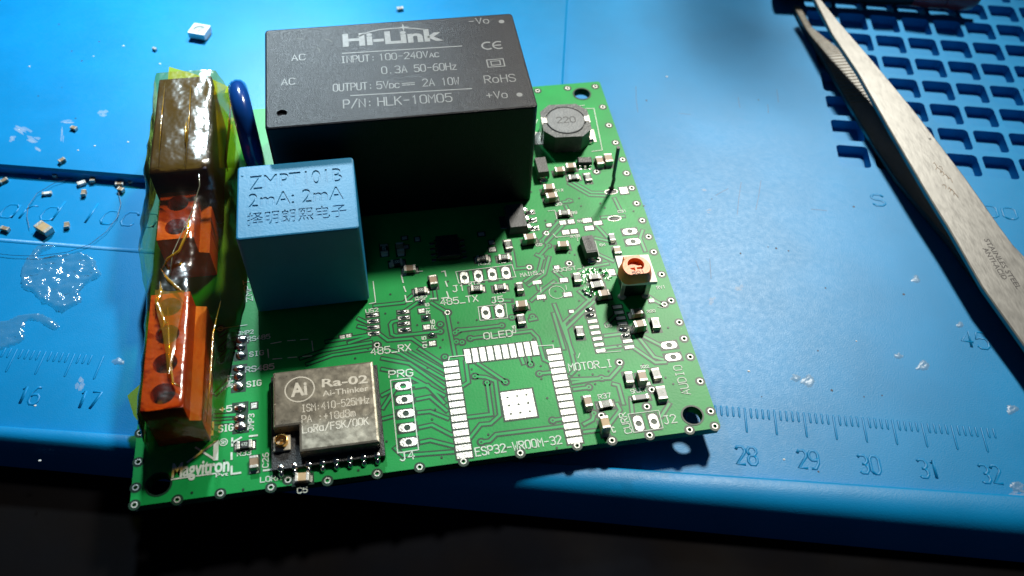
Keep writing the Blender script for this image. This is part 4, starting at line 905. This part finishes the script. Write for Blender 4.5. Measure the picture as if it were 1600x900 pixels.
# folded creases that stand up as bright ribs
def crease(pts, r):
    m = MB(); q = [P(u, v, z) for u, v, z in pts]; m.tube(q, [r*.3]+[r]*(len(q)-2)+[r*.3], 6); m.build('crease', M['crease'], TP, smooth=True)
M['crease'] = clear('amber_fold', (.95, .62, .05), .25, .12, .3, 400, (.85, .50, .02), .35)
M['creasepale'] = clear('pale_fold', (.95, .90, .6), .4, .15, .3, 400, (.8, .75, .5), .3)
crease([(253,420,9),(262,405,10.8),(280,392,11.2),(293,362,11.8),(296,340,11.7)], .26)
crease([(251,420,9),(262,436,10.6),(278,450,10.8),(287,458,10.9)], .24)
crease([(247,520,10.9),(258,505,11),(246,475,11),(243,468,11)], .30)
crease([(262,480,11),(265,560,10.9),(270,598,10.9),(286,607,10.9)], .18)
M['tapefold'] = clear('amber_double_film', (.98, .72, .10), .16, .16, .6, 300, (.75, .42, .02), .16)
m = MB(); rs0 = random.Random(2)
lft = [(243,455),(242,470),(246,492),(254,520),(259,552),(262,585)]; rgt = [(289,455),(287,470),(283,492),(277,520),(272,552),(266,585)]
for a_, b_ in zip(lft, rgt):
    for t_ in range(6):
        q_ = P(a_[0]+(b_[0]-a_[0])*t_/5, a_[1]+(b_[1]-a_[1])*t_/5, 11.0); m.v.append((q_.x, q_.y, 10.95+rs0.uniform(0, .35)))
for i_ in range(5):
    for t_ in range(5): m.f.append((i_*6+t_+6, i_*6+t_+7, i_*6+t_+1, i_*6+t_))
m.build('tape_fold', M['tapefold'], TP, smooth=True)
crease([(243,485,10.7),(246,470,11),(252,458,11),(250,440,10.6)], .34)
crease([(322,660,8),(328,600,8.4),(333,520,8.8),(345,470,8)], .12)
crease([(258,128,14.9),(252,190,14.8),(247,262,14.6)], .10)
crease([(298,126,14.9),(296,180,14.8),(288,262,14.6)], .10)
crease([(361,150,9),(358,200,7.5),(352,252,6.8),(356,268,5)], .26)
crease([(289,226,14.75),(290,200,14.8),(292,188,14.8)], .24)
m = MB(); q = [P(u, v, z) for u, v, z in ((311,272,14.6),(312,290,13.6),(300,330,12),(285,362,11.5),(270,395,11),(265,430,10.5))]; m.tube(q, .10, 6); m.build('crease', M['creasepale'], TP, smooth=True)
for ch in TP.children: ch.location = (0, 0, 1.6*S) if False else ch.location
gaps.build('track_gaps', M['maskdark'], BOARD)['kind'] = 'stuff'
trk.build('copper_tracks', M['masklight'], BOARD)['kind'] = 'stuff'

# ================================================================ TWEEZERS
lower = [(1240,10),(1257,43),(1283,87),(1323,157),(1367,230),(1401,281),(1483,379),(1558,482),(1640,600),(1760,770)]
upL = [(1262,-18),(1273,0),(1300,53),(1340,113),(1387,197),(1447,300),(1483,358),(1535,449),(1600,540),(1720,720)]
upR = [(1269,-22),(1284,0),(1310,33),(1357,87),(1428,172),(1509,278),(1561,352),(1600,405),(1700,545),(1800,690)]
tip = P(1262, -18, MZ+8.0); end = P(1660, 600, MZ+4.2); ax_ = (end-tip); side_ = Vector((-ax_.y, ax_.x, 0)).normalized(); nrm = ax_.cross(side_).normalized()
if nrm.z < 0: nrm = -nrm
UL = [Pp(u, v, nrm, tip) for u, v in upL]; UR = [Pp(u, v, nrm, tip) for u, v in upR]
TW = thing('tweezers', 'steel tweezers lying over the pocket grid, marked ANTI-ACID', 'tweezers', (end.x, end.y, MZ))
TW['base'] = tuple(Vector((end.x, end.y, MZ)))
def blade(Ls, Rs, n, th, name, mt):
    m = MB(); k = len(Ls); vs = []
    for a, b in zip(Ls, Rs):
        d = (b-a).normalized(); w = (b-a).length; e = min(.25, w*.2)
        vs += [a-n*th, a-n*e*.6, a+d*e, b-d*e, b-n*e*.6, b-n*th]
    fs = [tuple(range(6)), tuple(reversed(range((k-1)*6, k*6)))]
    for i in range(k-1):
        for j in range(6):
            j2 = (j+1) % 6; fs.append((i*6+j, i*6+j2, (i+1)*6+j2, (i+1)*6+j))
    m.add(vs, fs); bm = bmesh.new(); me = m.mesh(name, mt); bm.from_mesh(me); bmesh.ops.recalc_face_normals(bm, faces=list(bm.faces)); bm.to_mesh(me); bm.free()
    return put(name, me, TW, (0, 0, 0))
o = blade([p for p in UL], [p for p in UR], nrm, .9, 'upper_arm', M['steel'])
LL = [P(u, v, MZ+1.1) for u, v in lower]
LR = []
for i, p in enumerate(LL):
    w = (UR[i]-UL[i]).length*(1.15 if i else 1.0); d = (LL[min(i+1, 9)]-LL[max(i-1, 0)]).normalized(); r = Vector((-d.y, d.x, 0)); LR.append(p+r*w)
zax = Vector((0, 0, 1))
blade(LL, LR, zax, .9, 'lower_arm', M['steel'])
# gripping teeth on the lower arm's inner face
m = MB()
for i in range(46):
    t = i/45*3.05; k = int(t); f = t-k; a = LL[k].lerp(LL[k+1], f); b = LR[k].lerp(LR[k+1], f); d = (LL[k+1]-LL[k]).normalized()*.18
    h = Vector((0, 0, .16)); a2 = a.lerp(b, .04); b2 = a.lerp(b, .96)
    m.add([a2-d, b2-d, a2+h, b2+h, a2+d, b2+d], [(0, 1, 3, 2), (2, 3, 5, 4), (0, 2, 4), (1, 5, 3)])
o = m.build('grip_teeth', M['worn'], TW); o['kind'] = 'stuff'
def blade_text(s, a, b, h, off=.02):
    m = MB(); A = Pp(*a, nrm, tip); B = Pp(*b, nrm, tip); ex = (B-A).normalized(); ey = nrm.cross(ex).normalized(); L = (B-A).length
    vs, fs = font_mesh(s, 1.0, .012); x0 = min(v[0] for v in vs); x1 = max(v[0] for v in vs); k = L/(x1-x0)
    m.add([A+ex*((x-x0)*k)+ey*(y*h/.73)+nrm*off for x, y in vs], fs); return m.build('etched_lettering', M['steeldark'], TW)
blade_text('STAINLES STEEL', (1537, 374), (1589, 452), 1.05); blade_text('ANTI-ACID', (1535, 388), (1567, 437), 1.05)
m = MB(); rs = random.Random(4)
for u, v, r in [(1461,258,.5),(1466,266,.7),(1472,270,.5),(1478,276,.6),(1484,281,.6),(1476,292,.5),(1488,300,.6),(1493,306,.5),(1484,296,.4),(1470,262,.4)]:
    q = Pp(u, v, nrm, tip); ex = ax_.normalized(); ey = nrm.cross(ex); pts = []
    for k in range(7):
        a = k*.9+rs.random(); pts.append(q+ex*(r*1.5*math.cos(a)*rs.uniform(.6, 1))+ey*(r*.8*math.sin(a)*rs.uniform(.6, 1))+nrm*.02)
    m.tube(pts[:5], .06, 5)
m.build('rust_marks', M['rust'], TW)
m = MB(); q = Pp(1453, 217, nrm, tip); m.add([q+nrm*.02+Vector((.3*math.cos(k), .25*math.sin(k), 0)) for k in [i*.785 for i in range(8)]], [tuple(range(8))]); m.build('pit', M['steeldark'], TW)

# ================================================================ DARK TOOL AT THE FAR EDGE
a = P(1222, -26, MZ+4.2); b = P(1425, -16, MZ+4.2); c = P(1475, -11, MZ+4.2); d = P(1528, -8, MZ+4.2)
TL = thing('hand_tool', 'dark hand tool with a red clear end lying at the far edge of the mat', 'hand tool', (b.x, b.y, MZ)); TL['base'] = (b.x, b.y, MZ)
m = MB(); m.tube([a, a.lerp(b, .3), a.lerp(b, .8), b], [3.6, 3.7, 3.8, 3.6], 20); smooth_angle(m.build('grip', M['black'], TL))
m = MB(); m.tube([b, b.lerp(c, .5), c], [3.6, 3.8, 3.6], 18); smooth_angle(m.build('collar', M['red'], TL))
m = MB(); m.tube([c, c.lerp(d, .4), c.lerp(d, .8), d], [3.5, 3.9, 3.6, 2.4], 18); smooth_angle(m.build('end_cap', M['red'], TL))

# ================================================================ SHADE CASTER (unseen bent bar added above the picture to shade the mat)
LAMP = Vector((300, 372, 500))
def hung(u, v, h):
    m = P(u, v, MZ); return m+(LAMP-m)*(h/(LAMP.z-MZ))
AR = [hung(1150, -150, 152), hung(1140, -60, 150), hung(1134, 20, 148), hung(1134, 66, 146), hung(1160, 90, 146), hung(1230, 106, 146), hung(1300, 118, 146)]
m = MB(); m.tube(AR, [5.5, 5.5, 5.6, 6.2, 4.6, 3.0, 2.0], 14); o = smooth_angle(m.build('shade_caster', M['black'], None, (0, 0, 0))); o.location = (0, 0, -ZT*S)
tag(o, 'unseen black bent bar added over the mat behind the board to cast a soft shadow', 'shade caster')
# ================================================================ LOOSE BITS ON THE MAT
def raised(p):     # height of the mat's top under a point
    s, t = Ti(p)
    if t > ty and s < vx: return MZ+1.9
    return MZ
def loose(kind, u, v, rz, L, Wd, H, label, tilt=0.0):
    for z in (MZ+1.9, MZ):
        p = P(u, v, z+H)
        if abs(raised(p)-z) < .01: break
    b, ts = chip_me(kind, L, Wd, H)
    ts = []
    r = thing('chip_part', label, 'chip', (p.x, p.y, z+.01), 'loose chip parts scattered on the mat', rz)
    me = MB().box(0, 0, 0, L*.62, Wd, H, .05).mesh('chip_body', M[{'cap': 'capbrown', 'tan': 'captan', 'grey': 'resgrey', 'res': 'resblack', 'white': 'white'}[kind]]); put('chip_body', me, r)
    for s in (-1, 1):
        me = MB().box(s*L*.4, 0, -.0, L*.24, Wd+.06, H+.04, .06).mesh('terminal', M['term']); put('terminal', me, r)
    r.rotation_euler = (tilt, 0, rz)
    return r
d2 = math.radians
loose('cap', 114.7, 198.7, d2(-30), 1.25, .8, .6, 'lone brown chip on the raised panel under the pale scuff')
loose('cap', 96, 249, d2(40), 1.25, .8, .7, 'brown chip at the brink of the raised panel')
loose('cap', 86, 271, d2(80), 1.2, .8, .7, 'chip standing just below the raised panel step, leftmost one near it')
loose('cap', 5, 281, d2(35), 1.5, .8, .6, 'chip at the picture\'s left edge, the upper one of two there')
loose('white', 126.7, 284.8, d2(20), 1.5, .9, .6, 'white slanted chip above the upright chip left of the tape')
loose('cap', 144, 278.5, d2(90), 1.3, .9, .8, 'upright pale chip touching the shade of the step')
loose('cap', 130, 299.5, d2(88), 1.3, .8, .8, 'dark upright chip below the white slanted chip')
loose('cap', 186, 285.5, d2(-2), 1.5, .8, .6, 'flat chip that leans on another chip beside the tape')
loose('cap', 188, 294.5, d2(-30), 1.2, .8, .8, 'chip just under the flat chip beside the tape')
loose('white', 206, 281, d2(30), 1.5, .8, .5, 'white chip nearest the taped terminals')
loose('white', 72.8, 301, d2(2), 1.7, .7, .5, 'pale long chip lying left of the curved hair')
loose('cap', 103.5, 350.5, d2(95), 1.25, .85, .7, 'brown chip right of the big tan block')
loose('cap', 7, 356, d2(-25), 1.6, .8, .7, 'chip at the picture\'s left edge, the lower one of two there')
o = loose('tan', 67, 354, d2(-42), 3.0, 1.75, 1.3, 'big tan chip block, largest of the loose chips')
loose('grey', 241, 75, d2(-40), .9, .6, .6, 'tiny grey chip left of the taped box, far from the others')
loose('grey', 625, 12, d2(8), 1.4, .9, .7, 'grey chip behind the black power module')
# white LED package
p = P(311, 45, MZ+1.9+1.8); m = MB()
LED = thing('led_package', 'square white LED package with a round clear lens', 'LED', (p.x, p.y, MZ+1.91), rz=d2(-22))
m.holed([(-1.9, -1.75), (1.9, -1.75), (1.9, 1.75), (-1.9, 1.75)], [circle(0, 0, 1.35, 20)], 1.75, 1.3, .35)
m.add([(x, y, 1.3) for x, y in circle(0, 0, 1.35, 20)], [tuple(range(20))]); m.build('housing', M['white'], LED)
m = MB(); m.box(0, 0, 0, 3.9, 2.4, .35, .04); m.build('leads', M['term'], LED)
m = MB(); m.ellipsoid(0, -.1, 1.3, .28, .28, .25, 10, 4); m.build('die', M['ptfe'], LED, smooth=True)
m = MB(); m.lathe(0, 0, [(1.3, 1.62), (.9, 1.68)], 18); m.build('lens', M['glueresidue'], LED)
# glue puddles: lumpy, thin, glossy
def puddle(name, outline_px, label, hmax, seed, matl, cat='glue blob', group=None):
    pts = [P(u, v, MZ) for u, v in outline_px]; cx = sum(p.x for p in pts)/len(pts); cy = sum(p.y for p in pts)/len(pts)
    poly = []
    for i in range(len(pts)):
        a, b, c, d = pts[i-1], pts[i], pts[(i+1) % len(pts)], pts[(i+2) % len(pts)]
        for k in range(4): poly.append(Vector([cr(a[q], b[q], c[q], d[q], k/4) for q in range(2)]))
    n = len(poly); z0 = raised(pts[0])
    def inside(x, y):
        r = False
        for i in range(n):
            a, b = poly[i], poly[i-1]
            if (a.y > y) != (b.y > y) and x < (b.x-a.x)*(y-a.y)/(b.y-a.y)+a.x: r = not r
        return r
    def dist(x, y):
        q = Vector((x, y)); best = 9
        for i in range(n):
            a, b = poly[i], poly[i-1]; e = b-a; t = max(0, min(1, (q-a).dot(e)/max(e.length_squared, 1e-9))); best = min(best, (q-a-e*t).length)
        return best
    x0, x1 = min(p.x for p in poly), max(p.x for p in poly); y0, y1 = min(p.y for p in poly), max(p.y for p in poly)
    st = max(.16, min(.30, (x1-x0)/12)); nx_, ny_ = int((x1-x0)/st)+2, int((y1-y0)/st)+2; m = MB(); idx = {}
    def vert(i, j):
        if (i, j) not in idx:
            x, y = x0+i*st, y0+j*st; d = dist(x, y) if inside(x, y) else 0.0
            e = min(1.0, d/.5)**.6
            nz = mathutils.noise.noise(Vector((x*.8+seed, y*.8, seed)))+.8*abs(mathutils.noise.noise(Vector((x*2.2, y*2.2, seed+3))))+.5*abs(mathutils.noise.noise(Vector((x*4.1, y*4.1, seed+8))))
            rimz = .35*math.exp(-((d-.35)/.25)**2)
            z = e*hmax*max(.12, .25+.55*nz+rimz)
            idx[(i, j)] = len(m.v); m.v.append((x-cx, y-cy, z+.01))
        return idx[(i, j)]
    for i in range(nx_):
        for j in range(ny_):
            if inside(x0+(i+.5)*st, y0+(j+.5)*st): m.f.append((vert(i, j), vert(i+1, j), vert(i+1, j+1), vert(i, j+1)))
    if not m.f: return
    o = m.build(name, matl, None, (cx, cy, z0), smooth=True); tag(o, label, cat, group)
    return o
puddle('glue_blob', [(35,418),(50,395),(62,386),(85,384),(60,398),(70,404),(105,398),(130,397),(147,405),(152,420),(158,430),(140,440),(125,455),(128,470),(110,480),(95,487),(80,478),(62,468),(50,455),(36,450),(33,435)], 'large clear lumpy glue puddle left of the tape', .9, 1.0, M['glue'])
puddle('glue_blob', [(-12,505),(10,502),(30,493),(60,490),(82,500),(92,510),(84,516),(66,505),(45,500),(36,515),(38,530),(20,540),(-10,545)], 'smaller glue smear at the left edge above the ruler', .6, 5.0, M['glue'])
random.seed(9)
def flake(u, v, r, label):
    pts = [(u+r*random.uniform(.5, 1.15)*math.cos(k*.7), v+r*random.uniform(.4, .95)*math.sin(k*.7)) for k in range(9)]
    puddle('glue_flake', pts, label, .22, u*.1, M['glueresidue'], 'glue flake', 'dried glue flakes')
flake(1243, 590, 10, 'cloudy glue flake, left half of the pair above ruler mark 29'); flake(1262, 595, 13, 'cloudy glue flake, right half of the pair above ruler mark 29')
flake(1404, 556, 8, 'small glue flake left of the round flake below the tweezers'); flake(1441, 573, 12, 'round glue flake between the tweezers and ruler mark 31'); flake(1500, 508, 6.5, 'glue flake at the top of the embossed 45'); flake(1580, 640, 12, 'long glue flake near the right edge above ruler mark 32'); flake(1432, 437, 9, 'thin glue flake by the tweezers\' long shadow')
flake(1590, 762, 14, 'glue flake beside embossed 32 at the right edge'); flake(184, 565, 10, 'crusty flake on the ruler beside the taped terminals')
# hair
m = MB(); hp = [P(u, v, MZ+.42) for u, v in ((113,278),(85,286),(58,302),(44,322),(42,338),(46,356))]
m2 = [P(u, v, MZ+.4) for u, v in ((185,300),(189,318),(183,340),(166,362),(140,382),(105,394),(60,400),(20,399),(-15,395))]
full = [P(113, 277, MZ+.42)]+hp[1:]
m.tube(hp, .045, 5); m.tube(m2, .045, 5); tag(m.build('hair', M['hair']), 'thin dark hair curled in a loop round the chips', 'hair')
# specks of dirt and pale scuffs printed into the mat
m = MB(); rs = random.Random(11)
for u, v in [(92,38),(112,80),(128,95),(97,137),(155,65),(118,185),(60,150),(1213,388),(1200,386),(1157,396),(1232,392),(1279,737),(1350,620),(1378,618),(1278,548),(1300,610),(1334,323),(1112,311),(1185,156),(1010,157),(1290,450),(1412,460),(1190,620)]:
    z = raised(P(u, v, MZ)); p = P(u, v, z); r = rs.uniform(.12, .28); m.add([(p.x+r*math.cos(k)*rs.uniform(.6, 1.2), p.y+r*math.sin(k), z+.02) for k in [i*1.05 for i in range(6)]], [tuple(range(6))])
o = m.build('dirt_specks', M['dirt']); o['kind'] = 'stuff'; tag(o, 'fine dark specks of dirt scattered over the mat', 'dirt')
m = MB()
for u, v in [(46,104),(146,88),(193,72),(30,203),(122,235),(200,222),(62,279),(148,228),(55,634),(62,720),(1170,580),(1338,533),(1225,718),(1042,120),(250,100)]:
    z = raised(P(u, v, MZ)); p = P(u, v, z); r = rs.uniform(.12, .3); m.ellipsoid(p.x, p.y, z, r, r*.8, r*.5, 6, 2)
o = m.build('solder_crumbs', M['white']); o['kind'] = 'stuff'; tag(o, 'fine pale solder crumbs scattered over the mat', 'crumbs')

M['smear'] = clear('pale_smear', (.97, .98, 1), .02, .5, .3, 900, (.45, .62, .78), .30, 1.15)
m = MB(); rs = random.Random(21)
def lies(u, v, off=.015):
    z = raised(P(u, v, MZ)); q = P(u, v, z); return (q.x, q.y, z+off)
for u, v, L, a in [(1155, 160, 16, 1.4), (1200, 170, 14, 1.5), (1215, 150, 20, 1.45), (1070, 178, 18, .1), (1155, 310, 50, -1.45), (1185, 305, 46, -1.4), (1280, 328, 24, .1), (1110, 420, 30, 1.5), (1090, 415, 16, 1.2), (1128, 300, 22, -.5), (995, 155, 40, 1.5)]:
    q = [lies(u-L*math.cos(a)/2, v-L*math.sin(a)/2), lies(u+rs.uniform(-1, 1), v), lies(u+L*math.cos(a)/2, v+L*math.sin(a)/2)]
    m.ribbon(q, .14, q[0][2])
M['scratch'] = mat('fine_scratch', (.004, .11, .27), .5); m.build('fine_scratches', M['scratch'], None, (0, 0, 0)); o = D.objects['fine_scratches']; o.location = (0, 0, -ZT*S); o['kind'] = 'stuff'; tag(o, 'fine dark scratches in the mat right of the board', 'scratches')
m = MB()
for u, v, w, h, a in [(35, 205, 30, 8, .5), (55, 218, 22, 7, .3), (22, 218, 10, 8, 0), (102, 190, 26, 4, 0), (97, 212, 4, 18, 0), (160, 178, 14, 8, .3), (60, 232, 14, 5, .5), (1103, 297, 10, 3, 0), (1107, 330, 8, 5, 0), (1113, 470, 10, 9, 0), (1156, 450, 12, 8, 0), (1590, 770, 18, 6, 0), (125, 600, 12, 16, .3)]:
    for k in range(5):
        du, dv = rs.uniform(-.5, .5)*w, rs.uniform(-.5, .5)*h; n0 = len(m.v); pts = []
        for i in range(10):
            t = i*.628; f = rs.uniform(.35, .8); x = w*f*.5*math.cos(t); y = h*f*.5*math.sin(t)
            pts.append(lies(u+du+x*math.cos(a)-y*math.sin(a), v+dv+x*math.sin(a)+y*math.cos(a), .012+.002*k))
        m.add(pts, [tuple(range(9, -1, -1))])
o = m.build('pale_smears', M['smear'], None); o.location = (0, 0, -ZT*S); o['kind'] = 'stuff'; tag(o, 'pale dried smears on the mat', 'smears')
